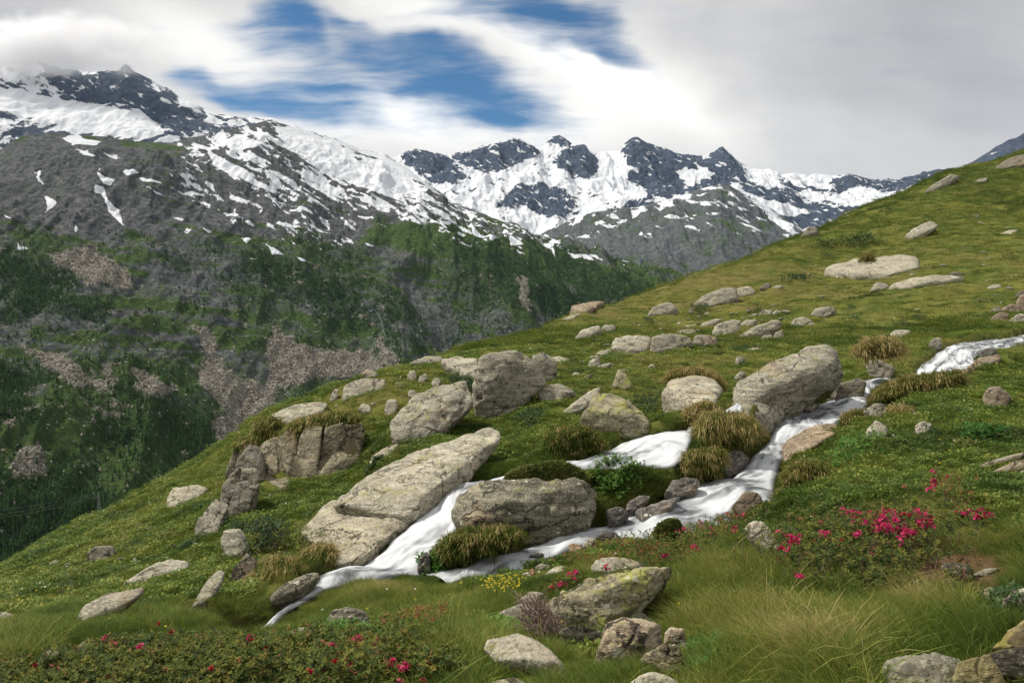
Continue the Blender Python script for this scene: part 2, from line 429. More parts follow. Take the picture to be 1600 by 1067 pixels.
n1 = t.noise(P_, 1.3, 5); n2 = t.noise(P_, 9.0, 5, 0.65); n3 = t.noise(P_, 0.28, 4)
dr = t.m('ADD', t.attr('dry'), t.m('MULTIPLY', t.m('SUBTRACT', n2, 0.5), 1.1))
green = t.mix(t.ss(n1, 0.35, 0.65), (0.074, 0.100, 0.018), (0.140, 0.155, 0.030))
green = t.mix(t.ss(n3, 0.42, 0.62, 0, 0.7), green, (0.180, 0.170, 0.038))
straw = t.mix(n2, (0.14, 0.115, 0.035), (0.24, 0.19, 0.075))
c = t.mix(t.ss(dr, 0.0, 0.9), green, straw)
c = t.mix(t.ss(n2, 0.58, 0.74, 0, 0.55), c, (0.035, 0.030, 0.014))
c = t.mix(t.ss(t.m('ADD', t.attr('earth'), t.m('MULTIPLY', t.m('SUBTRACT', n2, .5), .6)), 0.45, 0.8), c, t.mix(t.noise(P_, 22, 4, .7), (0.10, 0.05, 0.025), (0.26, 0.16, 0.09)))
c = t.mix(t.m('MULTIPLY', t.attr('wet'), 0.85), c, (0.045, 0.048, 0.020))
t.out(t.bsdf(c, 0.95, 0.1, t.bump(t.m('ADD', t.noise(P_, 14, 6, 0.7), t.m('MULTIPLY', n1, 0.5)), 0.9, 0.12)))
ground_me.materials.append(m)
ground = link('ground', ground_me, kind='structure')
bpy.context.view_layer.update()
GROUND_BVH = BVHTree.FromObject(ground, bpy.context.evaluated_depsgraph_get())
def hit(u, v):
    """ground point seen at a pixel of the photograph (None over the skyline)"""
    d = unproj(u, v, 1.0) - np.array([0, 0, CZ])
    r = GROUND_BVH.ray_cast(mathutils.Vector((0, 0, CZ)) + mathutils.Vector(d) * 0.8, mathutils.Vector(d).normalized())
    return None if r[0] is None else np.array(r[0])
def hit_down(u, v):
    h_ = hit(u, v)
    while h_ is None: v += 4; h_ = hit(u, v)
    return h_


# ------------------------------------------------------------------ the stream
def stream_ribbon(L_, R_, seed):
    n = 700; A = resample(L_, n); B = resample(R_, n); nc = 40
    c = (A + B) / 2; seg = np.linalg.norm(np.diff(c, axis=0), axis=1); s = np.concatenate([[0], np.cumsum(seg)])
    tt = np.linspace(-0.10, 1.10, nc)
    P = A[:, None] * (1 - tt[None, :, None]) + B[:, None] * tt[None, :, None]
    w_ = np.linalg.norm(B - A, axis=1)
    S2 = np.repeat(s[:, None], nc, 1); W2 = (tt[None] * np.clip(w_, 0.3, 1.3)[:, None])
    slope = np.abs(np.gradient(c[:, 2], s + 1e-6 * np.arange(n)))
    flow = V3(S2.ravel() * 0.9, W2.ravel() * 5.0, np.full(S2.size, seed * 3.1))
    lump = V3(S2.ravel() * 2.1, W2.ravel() * 3.0, np.full(S2.size, seed * 7.7))
    hz = 0.024 * fbm(flow, 3, 70 + seed) + 0.05 * fbm(lump, 3, 80 + seed)
    dome = (0.10 * np.clip(1 - (2 * tt - 1) ** 2, -0.6, 1))[None] * np.clip(w_, 0, 1)[:, None]
    P[..., 2] += hz.reshape(n, nc) + dome - 0.03
    foam = np.clip(0.35 + 2.2 * slope, 0, 1)
    kf = np.ones(25) / 25; foam = np.convolve(np.pad(foam, 12, mode='edge'), kf, 'valid')
    edge = np.clip(np.minimum(tt + 0.10, 1.10 - tt), 0, 1)[None] * np.clip(w_, 0.25, 1.2)[:, None]
    me = new_mesh('water', P.reshape(-1, 3), grid_faces(n, nc),
                  attrs={'along': S2, 'across': W2, 'edge': edge, 'foam': np.repeat(foam[:, None], nc, 1)})
    return me
m, t = mat('silky_water')
al, ac = t.attr('along'), t.attr('across')
fv = t.comb(t.m('MULTIPLY', al, 0.8), t.m('MULTIPLY', ac, 4.2), 0.0)
f1 = t.noise(fv, 1.0, 5, 0.55, 0.4)
f2 = t.noise(t.comb(t.m('MULTIPLY', al, 1.7), t.m('MULTIPLY', ac, 2.6), 4.0), 1.0, 4, 0.5, 0.8)
white = t.ss(t.m('ADD', t.m('ADD', t.m('MULTIPLY', f1, 0.9), t.m('MULTIPLY', f2, 0.9)), t.m('MULTIPLY', t.attr('foam'), 0.50)), 0.85, 1.48)
colr = t.mix(white, (0.16, 0.175, 0.19), (0.63, 0.645, 0.66))
alpha = t.m('MULTIPLY', t.ss(t.attr('edge'), 0.0, 0.13), t.fmix(t.ss(white, 0.0, 0.75), 0.40, 1.0))
b = t.bsdf(colr, 0.55, 0.3, t.bump(t.m('ADD', f1, f2), 0.25, 0.1), Alpha=alpha)
t.out(b)
for i, (a, b2) in enumerate(SB):
    me = stream_ribbon(a, b2, i + 1); me.materials.append(m)
    link('stream_water', me, kind='structure')

# ------------------------------------------------------------------ mountains
def mountain(curves, nu, nt, u0, u1, seed, rel, warp_scale, back=(1.22, 0.10), ridge_keep=0.35, gully=0, gully_skew=0.0):
    """a mountain side lofted through contour curves (u, v, distance), highest first, with its far side"""
    us = np.linspace(u0, u1, nu)
    V = [np.interp(us, [c[0] for c in C], [c[1] for c in C]) for C in curves]
    D = [np.interp(us, [c[0] for c in C], [c[2] for c in C]) for C in curves]
    V = np.array(V); D = np.array(D)
    t = np.linspace(0, len(curves) - 1, nt); i = np.clip(t.astype(int), 0, len(curves) - 2); f = (t - i)[:, None]
    vv = V[i] * (1 - f) + V[i + 1] * f; dd = D[i] * (1 - f) + D[i + 1] * f
    P = unproj(np.repeat(us[None], nt, 0), vv, dd)
    tt = np.repeat((t / (len(curves) - 1))[:, None], nu, 1)
    Q = P.reshape(-1, 3); sc = dd.ravel()
    q = Q / warp_scale
    h = 0.7 * ridged(q * np.array([1, 0.55, 0.55]), 6, seed, 0.5) + 0.5 * fbm(q * 0.45, 4, seed + 9)
    amp = rel * (ridge_keep + (1 - ridge_keep) * sstep(tt.ravel(), 0.0, 0.18))
    fine = fbm(q * 6, 4, seed + 19, 0.6)
    Q = Q.copy()
    if gully:
        x = Q[:, 0] + 0.35 * Q[:, 1] * gully_skew
        gl_ = ridged(V3(x / gully + 0.35 * fbm(q * .8, 3, seed + 31), Q[:, 1] / (gully * 7), Q[:, 2] / (gully * 4)), 4, seed + 33, 0.55)
        ter = Q[:, 2] / (gully * .8) + 0.8 * fbm(q * .7, 3, seed + 35) + Q[:, 0] / (gully * 9); ter = ter - np.floor(ter)
        kk = sstep(tt.ravel(), 0.0, 0.12)
        Q[:, 2] += rel * kk * (0.42 * gl_ - .3) + 0.16 * gully * kk * (sstep(ter, .55, .95) - ter) * sstep(fbm(q * .9, 2, seed + 37), -.2, .3)
    Q[:, 2] += amp * (h - 0.35) + rel * 0.10 * fine * (ridge_keep + (1 - ridge_keep) * sstep(tt.ravel(), 0, .05))
    # far side: falls away behind the crest
    top = Q[:nu]; rows = []
    for k in (2, 1):
        b = top.copy(); fct = 1 + (back[0] - 1) * k / 2
        b[:, 0] *= fct; b[:, 1] *= fct; b[:, 2] -= top[:, 1] * back[1] * k / 2
        rows.append(b)
    A = np.concatenate(rows + [Q])
    T = np.concatenate([np.zeros(2 * nu), tt.ravel()])
    return A, grid_faces(nt + 2, nu), T, h
def region(u, v, polys, warp, soft):
    """how far a point lies inside any of the outlined patches (0..1 with a soft edge)"""
    best = np.full(u.shape, 1e9)
    uu, vw = u + warp[0], v + warp[1]
    for p in polys:
        p = np.asarray(p, float)
        k = np.where((uu > p[:, 0].min() - 40) & (uu < p[:, 0].max() + 40) & (vw > p[:, 1].min() - 40) & (vw < p[:, 1].max() + 40))[0]
        if len(k): best[k] = np.minimum(best[k], poly_sd(uu[k], vw[k], p))
    return sstep(best, soft, -soft)
def warp_px(P, scale, amp, seed):
    q = P / scale
    return amp * fbm(q, 4, seed, 0.6), amp * fbm(q, 4, seed + 5, 0.6)

# colours shared by all the mountains: rock, meadow, forest floor, scree, snow; the shares are baked per point, fine grain is in the shader
def mountain_mat(name, rock, rock2, scale, snow_grain=0.25):
    m, t = mat(name)
    P_ = t.pos()
    Ps = t.mapv(P_, (1 / scale,) * 3)
    a = t.noise(Ps, 1.0, 8, 0.68); b = t.noise(Ps, 4.5, 6, 0.7); g = t.noise(Ps, 14.0, 4, 0.7)
    strat = t.noise(t.mapv(Ps, (1.2, 1.0, 2.3), (0.3, 0.5, 0.2)), 1.8, 7, 0.72, 0.6)
    r = t.mix(t.ss(strat, 0.38, 0.66), rock, rock2)
    r = t.mix(t.ss(b, 0.5, 0.75, 0, 0.75), r, tuple(x * 0.35 for x in rock))
    r = t.mix(t.ss(g, 0.52, 0.75, 0, 0.7), r, tuple(min(1, x * 1.9) for x in rock2))
    meadow = t.mix(t.ss(b, 0.35, 0.68), (0.028, 0.054, 0.013), (0.076, 0.120, 0.026))
    meadow = t.mix(t.ss(g, 0.5, 0.72, 0, 0.65), meadow, (0.020, 0.032, 0.012))
    wood = t.mix(t.ss(g, 0.4, 0.65), (0.012, 0.030, 0.010), (0.040, 0.072, 0.020))  # forest floor; cloud shadow over the valley flank is put into this dark green
    scree = t.mix(t.vor(Ps, 30, out='Color'), (0.130, 0.116, 0.095), (0.40, 0.362, 0.302), 'MIX')
    def soft(n, k, lo, hi):
        return t.ss(t.m('ADD', t.attr(n), t.m('ADD', t.m('MULTIPLY', t.m('SUBTRACT', b, 0.5), k), t.m('MULTIPLY', t.m('SUBTRACT', g, 0.5), k * 0.7))), lo, hi)
    c = t.mix(soft('meadow', 1.5, 0.30, 0.62), r, meadow)
    c = t.mix(soft('wood', 1.6, 0.35, 0.62), c, wood)
    c = t.mix(soft('scree', 1.3, 0.38, 0.58), c, scree)
    sn = t.ss(t.m('ADD', t.attr('snow'), t.m('ADD', t.m('MULTIPLY', t.m('SUBTRACT', b, 0.5), snow_grain * 2), t.m('MULTIPLY', t.m('SUBTRACT', g, 0.5), snow_grain * 1.4))), 0.44, 0.52)
    c = t.mix(sn, c, t.mix(a, (0.57, 0.60, 0.65), (0.68, 0.69, 0.70)))
    h = t.m('ADD', t.m('MULTIPLY', a, 1.0), t.m('ADD', t.m('MULTIPLY', b, 0.45), t.m('MULTIPLY', strat, 0.5)))
    h = t.m('MULTIPLY', h, t.m('SUBTRACT', 1.0, t.m('MULTIPLY', sn, 0.75)))
    t.out(t.bsdf(c, 0.95, 0.1, t.bump(h, 1.0, scale * 0.30)))
    return m
def flow_noise(P, scale, seed, dirx, squeeze=4.0, oct=5):
    """noise drawn out down the slope, for snow lying in gullies; dirx: sideways drift per metre of fall"""
    a = math.radians(dirx); al = P[:, 0] * math.cos(a) - P[:, 2] * math.sin(a); ac = P[:, 0] * math.sin(a) + P[:, 2] * math.cos(a)
    return fbm(V3(ac / scale, P[:, 1] / scale / 3.0, al / (scale * squeeze)), oct, seed, 0.62)

HALF = lambda L_: [[(x / 2, y / 2) for x, y in p] for p in L_]
# --- flank across the valley
L1 = [
 [(-300,262,2700),(-100,250,2600),(0,240,2500),(20,224,2500),(40,213,2520),(100,211,2560),(165,215,2620),(210,222,2680),(270,225,2750),(300,217,2800),(345,209,2850),(385,200,2900),(415,192,2950),(440,196,3000),(470,203,3050),(500,212,3100),
  (530,221,3150),(565,236,3200),(600,244,3250),(640,266,3250),(680,298,3200),(700,317,3150),(730,327,3100),(760,336,3050),(800,351,3000),(850,371,2950),(900,389,2900),(940,401,2850),(985,416,2800),(1040,436,2700),(1100,462,2600),(1200,500,2500)],
 [(-300,330,2200),(0,320,2050),(200,310,2200),(400,290,2500),(640,330,2700),(800,390,2600),(900,412,2600),(1040,450,2520),(1200,520,2400)],
 [(-300,470,1600),(0,460,1550),(200,440,1750),(400,420,2000),(640,440,2150),(800,450,2250),(1040,474,2350),(1200,540,2300)],
 [(-300,640,1150),(0,640,1150),(200,600,1300),(400,560,1600),(640,540,1850),(800,520,2000),(1040,500,2200),(1200,560,2200)],
 [(-300,800,820),(0,800,820),(200,760,950),(400,720,1250),(640,640,1600),(800,580,1850),(1040,530,2100),(1200,580,2100)],
 [(-300,1060,600),(0,1040,620),(200,940,720),(400,830,950),(640,700,1350),(800,630,1650),(1040,560,2000),(1200,600,2050)]]
A, FC, T, h = mountain(L1, 1020, 560, -220, 1110, 101, 62, 360, back=(1.2, 0.06), ridge_keep=0.12, gully=150, gully_skew=.4)
L1P, L1T = A, T
u, v = proj(A)
wp = warp_px(A, 160, 9, 120)
snow_polys = HALF([
 [(190,430),(250,420),(322,437),(300,460),(230,457)],[(230,468),(262,470),(312,497),(290,500)],[(330,475),(372,486),(382,498),(345,490)],
 [(310,525),(330,545),(364,560),(340,578),(316,570)],[(300,575),(322,580),(332,625),(372,660),(384,705),(350,672),(312,612),(285,595),(290,590)],
 [(108,540),(126,540),(124,560),(144,578),(120,572)],[(145,608),(174,622),(167,640),(140,667),(150,640)],[(8,660),(52,692),(20,680)],[(55,740),(65,765),(108,776),(60,778)],
 [(235,705),(252,725),(238,722)],[(390,535),(420,533),(442,552),(400,553)],[(438,563),(500,569),(512,576),(450,573)],[(430,583),(480,600),(534,617),(490,612)],
 [(540,588),(600,600),(650,622),(600,612)],[(700,655),(745,662),(740,670),(710,668)],[(720,430),(790,425),(800,455),(740,478),(715,460)],[(650,455),(690,490),(760,520),(820,560),(880,590),(800,575),(720,545),(660,510)],
 [(790,400),(820,410),(840,450),(815,435)],[(850,395),(930,390),(1060,450),(1200,560),(1280,640),(1180,610),(1080,560),(1000,520),(900,470)],[(1000,560),(1080,600),(1060,620),(1000,590)],
 [(1040,500),(1240,500),(1320,600),(1400,640),(1250,610),(1120,540)],[(830,760),(890,795),(850,802)],[(920,805),(985,835),(930,818)],[(740,745),(790,750),(770,765)],
 [(620,715),(665,730),(640,735)],[(530,690),(580,700),(560,704)],[(1080,740),(1110,755),(1090,757)],[(1135,763),(1180,778),(1150,776)],[(860,690),(900,700),(970,715),(900,712)],
 [(1460,680),(1500,720),(1530,755),(1490,735)],[(1480,730),(1560,740),(1540,752)],[(1370,680),(1430,700),(1390,705)],[(1590,730),(1640,760),(1600,765)],[(1660,742),(1720,775),(1740,800),(1700,780)],[(1700,755),(1750,770),(1745,778)],[(1770,780),(1830,790),(1890,812),(1800,800)],
 [(1110,670),(1170,685),(1140,692)],[(1250,640),(1320,645),(1300,660)]])
sn = region(u, v, snow_polys, wp, 3.2) * 0.9
fl = 0.62 * flow_noise(A, 34, 130, 30, 4.5) + 0.5 * flow_noise(A, 15, 133, 34, 3.6, 4) + 0.25 * fbm(A / 140, 3, 134)
line = np.interp(u, [-300, 150, 300, 420, 640, 800, 1040], [150, 200, 345, 375, 385, 398, 418])    # the lower edge of the broken snow
big0 = fbm(A / 260, 3, 139)
topz = np.interp(u, [250, 330, 420, 640, 800], [150, 205, 270, 330, 352])
prob = sstep(v, line + 40, line - 85) * sstep(u, 230, 330)
prob = prob * (0.75 + 0.65 * sstep(v, topz + 30, topz - 60))
prob = np.minimum(prob, 0.60 + 0.08 * big0)
prob += 0.30 * sstep(u, 455, 540) * sstep(v - np.interp(u, [425, 500, 565, 640, 700], [192, 212, 236, 266, 317]), 70, 10) * sstep(u, 720, 660)
sn = np.maximum(sn, 0.5 + (fl - 0.10 + (prob - 0.60) * 0.95) * 1.2 * (prob > 0.001)) * np.where(prob > 0.001, 1, 1)
sn = np.where(prob <= 0.001, np.minimum(sn, region(u, v, snow_polys, wp, 3.2) * 0.9), sn)
# green belts, woods and scree
big = fbm(A / 330, 4, 140); mid = fbm(A / 110, 4, 150)
meadow = sstep(v, 290, 400) * 0.50 + 0.44 + 0.30 * big + 0.18 * mid
for pz, k in (([(590,345),(700,352),(820,385),(1040,440),(1000,470),(850,440),(700,400),(560,380)], .9), ([(0,330),(60,330),(120,400),(40,400)], .2), ([(0,620),(160,620),(420,700),(300,760),(0,800)], .6), ([(800,420),(840,430),(830,500),(800,500)], .5)):
    meadow += k * region(u, v, [pz], wp, 16)
meadow += 0.30 * sstep(v, 345, 300) * sstep(u, 330, 240) * (0.6 + fbm(A / 90, 3, 174))
cliffs = [[(235,385),(300,388),(470,440),(640,500),(640,520),(500,480),(300,455),(235,420)],[(300,460),(360,480),(360,500),(310,485)],[(0,250),(120,215),(260,300),(180,380),(0,330)],[(880,450),(960,470),(940,500),(860,480)],[(380,320),(640,360),(700,400),(600,390),(420,360)],[(180,690),(280,690),(270,710),(190,705)],[(40,470),(120,490),(100,500),(50,485)]]
meadow -= 0.42 * region(u, v, cliffs, warp_px(A, 120, 20, 171), 24)
led = ridged(V3(A[:, 0] / 220, A[:, 1] / 260, A[:, 2] / 42 + A[:, 0] / 300), 4, 172, 0.6)
meadow -= 0.50 * sstep(led, 0.75, 1.3)
wood = 0.22 + 0.36 * big + 0.25 * mid - 0.25 * sstep(v, 380, 300)
for pz, k in (([(0,395),(110,430),(190,470),(160,520),(0,520)], .55), ([(240,385),(420,420),(700,470),(840,530),(700,560),(560,500),(330,450)], .30), ([(650,375),(850,395),(1040,437),(1000,470),(880,520),(780,440)], .45), ([(140,650),(330,660),(340,690),(160,690)], .25), ([(-300,560),(50,600),(40,640),(-300,650)], .5), ([(-300,690),(140,745),(200,800),(0,900),(-300,950)], .38)):
    wood += k * region(u, v, [pz], warp_px(A, 120, 26, 170), 34)
scree_polys = [[(70,395),(150,390),(185,415),(212,440),(190,450),(120,430)],[(298,512),(322,515),(345,540),(338,560),(372,590),(420,600),(420,530),(428,512),(470,545),(520,548),(560,548),(600,560),(560,590),(500,590),(440,600),(420,640),(395,690),(360,700),(330,680),(350,640),(310,600),(310,580),(325,560)],
 [(205,572),(240,590),(280,610),(260,620),(210,612)],[(40,545),(100,555),(130,590),(180,600),(180,570),(165,568),(170,610),(120,605),(70,570)],[(30,700),(65,695),(75,740),(20,745)],[(0,655),(30,650),(20,670)],[(140,640),(175,645),(165,655)],[(330,655),(370,640),(360,700),(335,695)],[(545,570),(590,560),(600,590),(560,600)],[(810,430),(822,440),(826,480),(812,470)],[(590,520),(620,560),(600,575)]]
sc = region(u, v, scree_polys, warp_px(A, 55, 13, 160), 13) * 0.95 + 0.22 * fbm(A / 16, 3, 166) * region(u, v, scree_polys, warp_px(A, 55, 13, 160), 26)
sc = np.maximum(sc, 0.34 + 0.6 * fbm(A / 24, 3, 165) - 0.30 + 0.15 * big)
me = new_mesh('mountain', A, FC, [mountain_mat('near_mountain', (0.046, 0.052, 0.055), (0.150, 0.153, 0.150), 42)], attrs={'snow': sn, 'meadow': meadow, 'wood': wood, 'scree': sc})
link('mountain', me, kind='structure')
L1S = dict(u=u, v=v, wood=wood, scree=sc, snow=sn, meadow=meadow)

ROCKF, ROCKF2 = (0.036, 0.052, 0.084), (0.098, 0.120, 0.162)  # far rock; some of the blue of hazy distance is put in its colour
# --- snowy crest with the glacier, behind the flank
L2 = [
 [(-300,120,4300),(-100,112,4300),(0,104,4300),(40,100,4250),(62,98,4230),(80,104,4220),(110,112,4220),(140,116,4200),(168,112,4180),(182,114,4170),(196,104,4150),(210,112,4150),(236,128,4140),(262,140,4120),(285,155,4100),(310,168,4100),(335,178,4080),(350,180,4070),(380,186,4060),(425,187,4050),(460,195,4050),(500,210,4050),(530,221,4050),(565,236,4050),(600,242,4050),(640,268,4000),(700,310,3900)],
 [(-300,170,3950),(0,150,3900),(100,160,3850),(200,178,3800),(250,205,3750),(330,200,3800),(425,215,3850),(565,265,3850),(700,340,3800)],
 [(-300,215,3500),(0,185,3450),(100,200,3450),(262,222,3400),(425,260,3500),(700,380,3600)],
 [(-300,330,3000),(0,310,2950),(262,310,3050),(425,330,3200),(700,430,3400)]]
A, FC, T, h = mountain(L2, 560, 260, -300, 700, 201, 42, 330, back=(1.15, 0.10), ridge_keep=0.30, gully=120)
u, v = proj(A); wp = warp_px(A, 150, 7, 220)
glacier = [[(-300,130),(0,138),(60,148),(100,158),(150,166),(205,172),(238,190),(262,206),(240,214),(180,211),(120,206),(60,186),(0,174),(-300,190)]]
rocks = [[(62,98),(80,104),(110,112),(140,116),(168,112),(182,114),(196,104),(212,118),(222,132),(250,152),(285,175),(335,198),(300,214),(262,212),(245,190),(208,170),(150,164),(100,152),(85,130),(70,118)],[(330,196),(380,198),(420,190),(440,200),(380,225),(330,215)]]
fl = flow_noise(A, 36, 230, 35, 3.6)
sn = 0.55 + 0.62 * fl
lowl = sstep(v, 172, 196) * sstep(u, 330, 200)
sn = np.where(lowl > 0, sn * (1 - lowl) + lowl * (0.47 + 0.75 * flow_noise(A, 26, 236, 145, 3.5)), sn)
rk = region(u, v, rocks, wp, 5)
sn = sn * (1 - rk) + rk * (0.27 + 0.50 * flow_noise(A, 24, 240, 50, 3))
gl = region(u, v, glacier, wp, 4)
sn = sn * (1 - gl) + gl * 1.0
zer = np.zeros(len(A))
me = new_mesh('mountain', A, FC, [mountain_mat('snowy_crest', ROCKF, ROCKF2, 60, 0.2)], attrs={'snow': sn, 'meadow': zer, 'wood': zer - .5, 'scree': zer})
link('mountain', me, kind='structure')

# --- head of the valley: central peaks and the range to the right
L3 = [
 [(540,262,6300),(600,255,6200),(618,246,6150),(632,239,6100),(648,233,6100),(660,235,6100),(690,240,6150),(708,244,6150),(716,239,6150),(728,238,6150),(740,235,6150),(752,228,6150),(764,227,6150),(778,222,6150),(790,223,6150),(797,219,6150),(806,221,6150),(812,217,6150),(822,224,6150),(834,229,6200),(843,238,6300),
  (850,234,6500),(855,222,6500),(862,214,6500),(874,211,6500),(884,216,6500),(892,223,6500),(899,227,6400),(906,225,6300),(915,228,6200),(921,236,6200),(930,242,6250),(938,238,6500),(955,237,6500),(968,238,6300),(973,228,6100),(984,219,6050),(990,216,6050),(996,215,6050),(1003,220,6050),(1012,225,6050),(1026,229,6050),(1040,233,6050),(1054,239,6050),(1066,243,6050),(1078,242,6050),(1090,244,6050),(1104,243,6000),(1112,239,6000),(1119,236,6000),(1124,232,6000),(1129,230,6000),(1134,235,6000),(1142,241,6000),(1150,249,6000),(1160,256,6000),(1176,262,6000),(1190,266,6000),
  (1204,274,6000),(1216,278,6000),(1226,274,6000),(1238,272,6000),(1252,273,6000),(1262,277,6000),(1272,272,6000),(1288,273,6000),(1300,276,6000),(1318,274,6000),(1330,273,6000),(1344,277,6000),(1360,281,6000),(1375,283,6000),(1388,280,6000),(1400,282,6000),(1416,280,6000),(1432,276,5900),(1446,270,5900),(1460,266,5900),(1474,263,5900),(1490,263,5900),(1503,269,5900),(1520,278,5900),(1600,300,5900),(1900,330,5900)],
 [(540,290,5700),(640,285,5700),(740,268,5800),(840,265,5800),(900,278,5750),(960,285,5800),(1000,300,5600),(1080,300,5600),(1160,290,5600),(1260,312,5600),(1400,312,5600),(1520,300,5600),(1900,360,5600)],
 [(540,330,5000),(740,318,5000),(900,340,4900),(1000,330,4900),(1100,330,5000),(1250,345,5200),(1400,345,5200),(1900,390,5200)],
 [(540,420,4200),(740,400,4200),(900,410,4200),(1100,410,4300),(1250,420,4500),(1400,420,4500),(1900,470,4500)]]
A, FC, T, h = mountain(L3, 900, 300, 540, 1760, 301, 85, 340, back=(1.12, 0.09), ridge_keep=0.10, gully=170)
u, v = proj(A); wp = warp_px(A, 90, 7, 320)
rocks = [[(628,243),(650,233),(690,241),(722,262),(732,275),(702,287),(670,285),(650,268),(635,256)],[(700,247),(740,236),(770,226),(812,216),(826,225),(845,239),(830,248),(800,262),(770,268),(735,262)],
 [(853,224),(862,213),(875,210),(892,221),(899,228),(880,225),(864,229)],[(866,252),(880,236),(896,226),(916,227),(931,244),(936,265),(920,278),(895,275),(875,263)],
 [(969,240),(984,217),(997,213),(1040,231),(1065,243),(1105,242),(1129,229),(1146,245),(1166,262),(1166,286),(1140,286),(1095,300),(1070,300),(1040,310),(1015,305),(1000,287),(976,281),(986,263)],
 [(805,292),(850,286),(882,300),(902,320),(886,340),(850,336),(820,326),(770,326)],[(1150,282),(1200,296),(1260,312),(1320,330),(1250,360),(1190,330)],[(1190,266),(1230,285),(1300,300),(1240,305),(1190,290)],[(1290,279),(1340,272),(1380,278),(1440,268),(1500,256),(1510,330),(1420,310),(1380,298),(1340,292),(1310,306)],[(1270,330),(1340,318),(1420,320),(1400,380),(1260,380)],
 [(940,330),(990,312),(1060,320),(1120,310),(1120,345),(1000,350)]]
snows = [[(1158,254),(1190,267),(1216,281),(1238,293),(1200,292),(1180,284)],[(1222,275),(1250,272),(1290,277),(1302,286),(1270,291),(1235,284)],[(1168,299),(1200,314),(1242,321),(1268,331),(1250,336),(1200,331),(1178,316)],
 [(1298,311),(1340,292),(1380,297),(1412,309),(1390,324),(1360,319),(1330,323),(1310,316)],[(1318,330),(1328,332),(1337,347),(1320,351)],[(1238,298),(1262,297),(1298,311),(1270,313)],[(1400,300),(1430,288),(1450,290),(1430,306)],[(1355,315),(1385,330),(1370,334)],[(935,238),(970,238),(978,250),(984,262),(974,280),(998,300),(960,295),(930,290),(938,266)],[(1055,268),(1100,262),(1120,272),(1080,290)]]
fl = (0.6 * flow_noise(A, 52, 330, 35, 3.2) + 0.4 * flow_noise(A, 26, 331, 140, 2.8) + .2 * fbm(A / 150, 3, 332))
rk = region(u, v, rocks, wp, 3.5)
sn = 0.66 + 0.48 * fl
sn = sn * (1 - rk) + rk * (0.26 + 0.52 * flow_noise(A, 30, 340, 40, 3.2) + 0.10 * fbm(A / 60, 3, 350))
sp = region(u, v, snows, wp, 3)
sn = sn * (1 - sp) + sp * 0.86
me = new_mesh('mountain', A, FC, [mountain_mat('central_peaks', ROCKF, ROCKF2, 80, 0.16)], attrs={'snow': sn, 'meadow': np.zeros(len(A)), 'wood': np.zeros(len(A)) - .5, 'scree': np.zeros(len(A))})
link('mountain', me, kind='structure')

# --- green and grey spur below the peaks
L4 = [
 [(700,420,4300),(800,385,4250),(850,366,4200),(880,350,4200),(905,338,4200),(930,332,4200),(955,330,4200),(985,326,4200),(1010,322,4180),(1040,316,4150),(1066,306,4120),(1085,298,4100),(1105,293,4100),(1126,289,4100),(1140,290,4100),(1150,296,4100),(1166,306,4100),(1185,316,4100),(1205,328,4100),(1225,342,4100),(1245,353,4100),(1265,366,4100),(1300,392,4100),(1400,450,4100)],
 [(700,450,3900),(850,395,3850),(1000,355,3750),(1126,345,3700),(1250,390,3750),(1400,470,3800)],
 [(700,480,3500),(850,430,3450),(1000,410,3300),(1126,405,3250),(1250,430,3300),(1400,500,3400)],
 [(700,540,3000),(850,510,3000),(1000,480,2900),(1126,470,2900),(1250,490,2900),(1400,540,3000)]]
A, FC, T, h = mountain(L4, 520, 260, 700, 1400, 401, 48, 300, back=(1.12, 0.10), ridge_keep=0.15, gully=110)
u, v = proj(A); wp = warp_px(A, 130, 6, 420)
snows = [[(1165,305),(1190,320),(1230,346),(1252,364),(1240,366),(1200,342)],[(985,330),(1000,322),(1012,322),(990,342)],[(960,346),(985,342),(970,350)],[(900,336),(916,332),(910,345),(895,352)],[(1222,364),(1236,364),(1232,374)],[(1085,306),(1105,300),(1095,310)],[(935,352),(975,350),(950,356)],[(1180,338),(1200,348),(1185,345)],[(1140,298),(1150,306),(1138,306)]]
sn = region(u, v, snows, wp, 2.5) * .9
sn = np.maximum(sn, 0.5 + 0.8 * (flow_noise(A, 60, 430, 40, 2.8) - 0.50 + 0.35 * sstep(v, 345, 320)))
sn = np.where(v > 372, np.minimum(sn, 0.1), sn)
mead = 0.25 + 0.35 * fbm(A / 150, 4, 440) + 0.3 * flow_noise(A, 50, 445, 80, 3)
wd = -0.10 + 0.45 * fbm(A / 160, 4, 450) + 0.42 * sstep(u, 1060, 900) * sstep(v, 385, 415)
me = new_mesh('mountain', A, FC, [mountain_mat('green_spur', (0.070, 0.080, 0.086), (0.150, 0.158, 0.160), 55, 0.2)], attrs={'snow': sn, 'meadow': mead, 'wood': wd, 'scree': np.zeros(len(A)) + .1})
link('mountain', me, kind='structure')

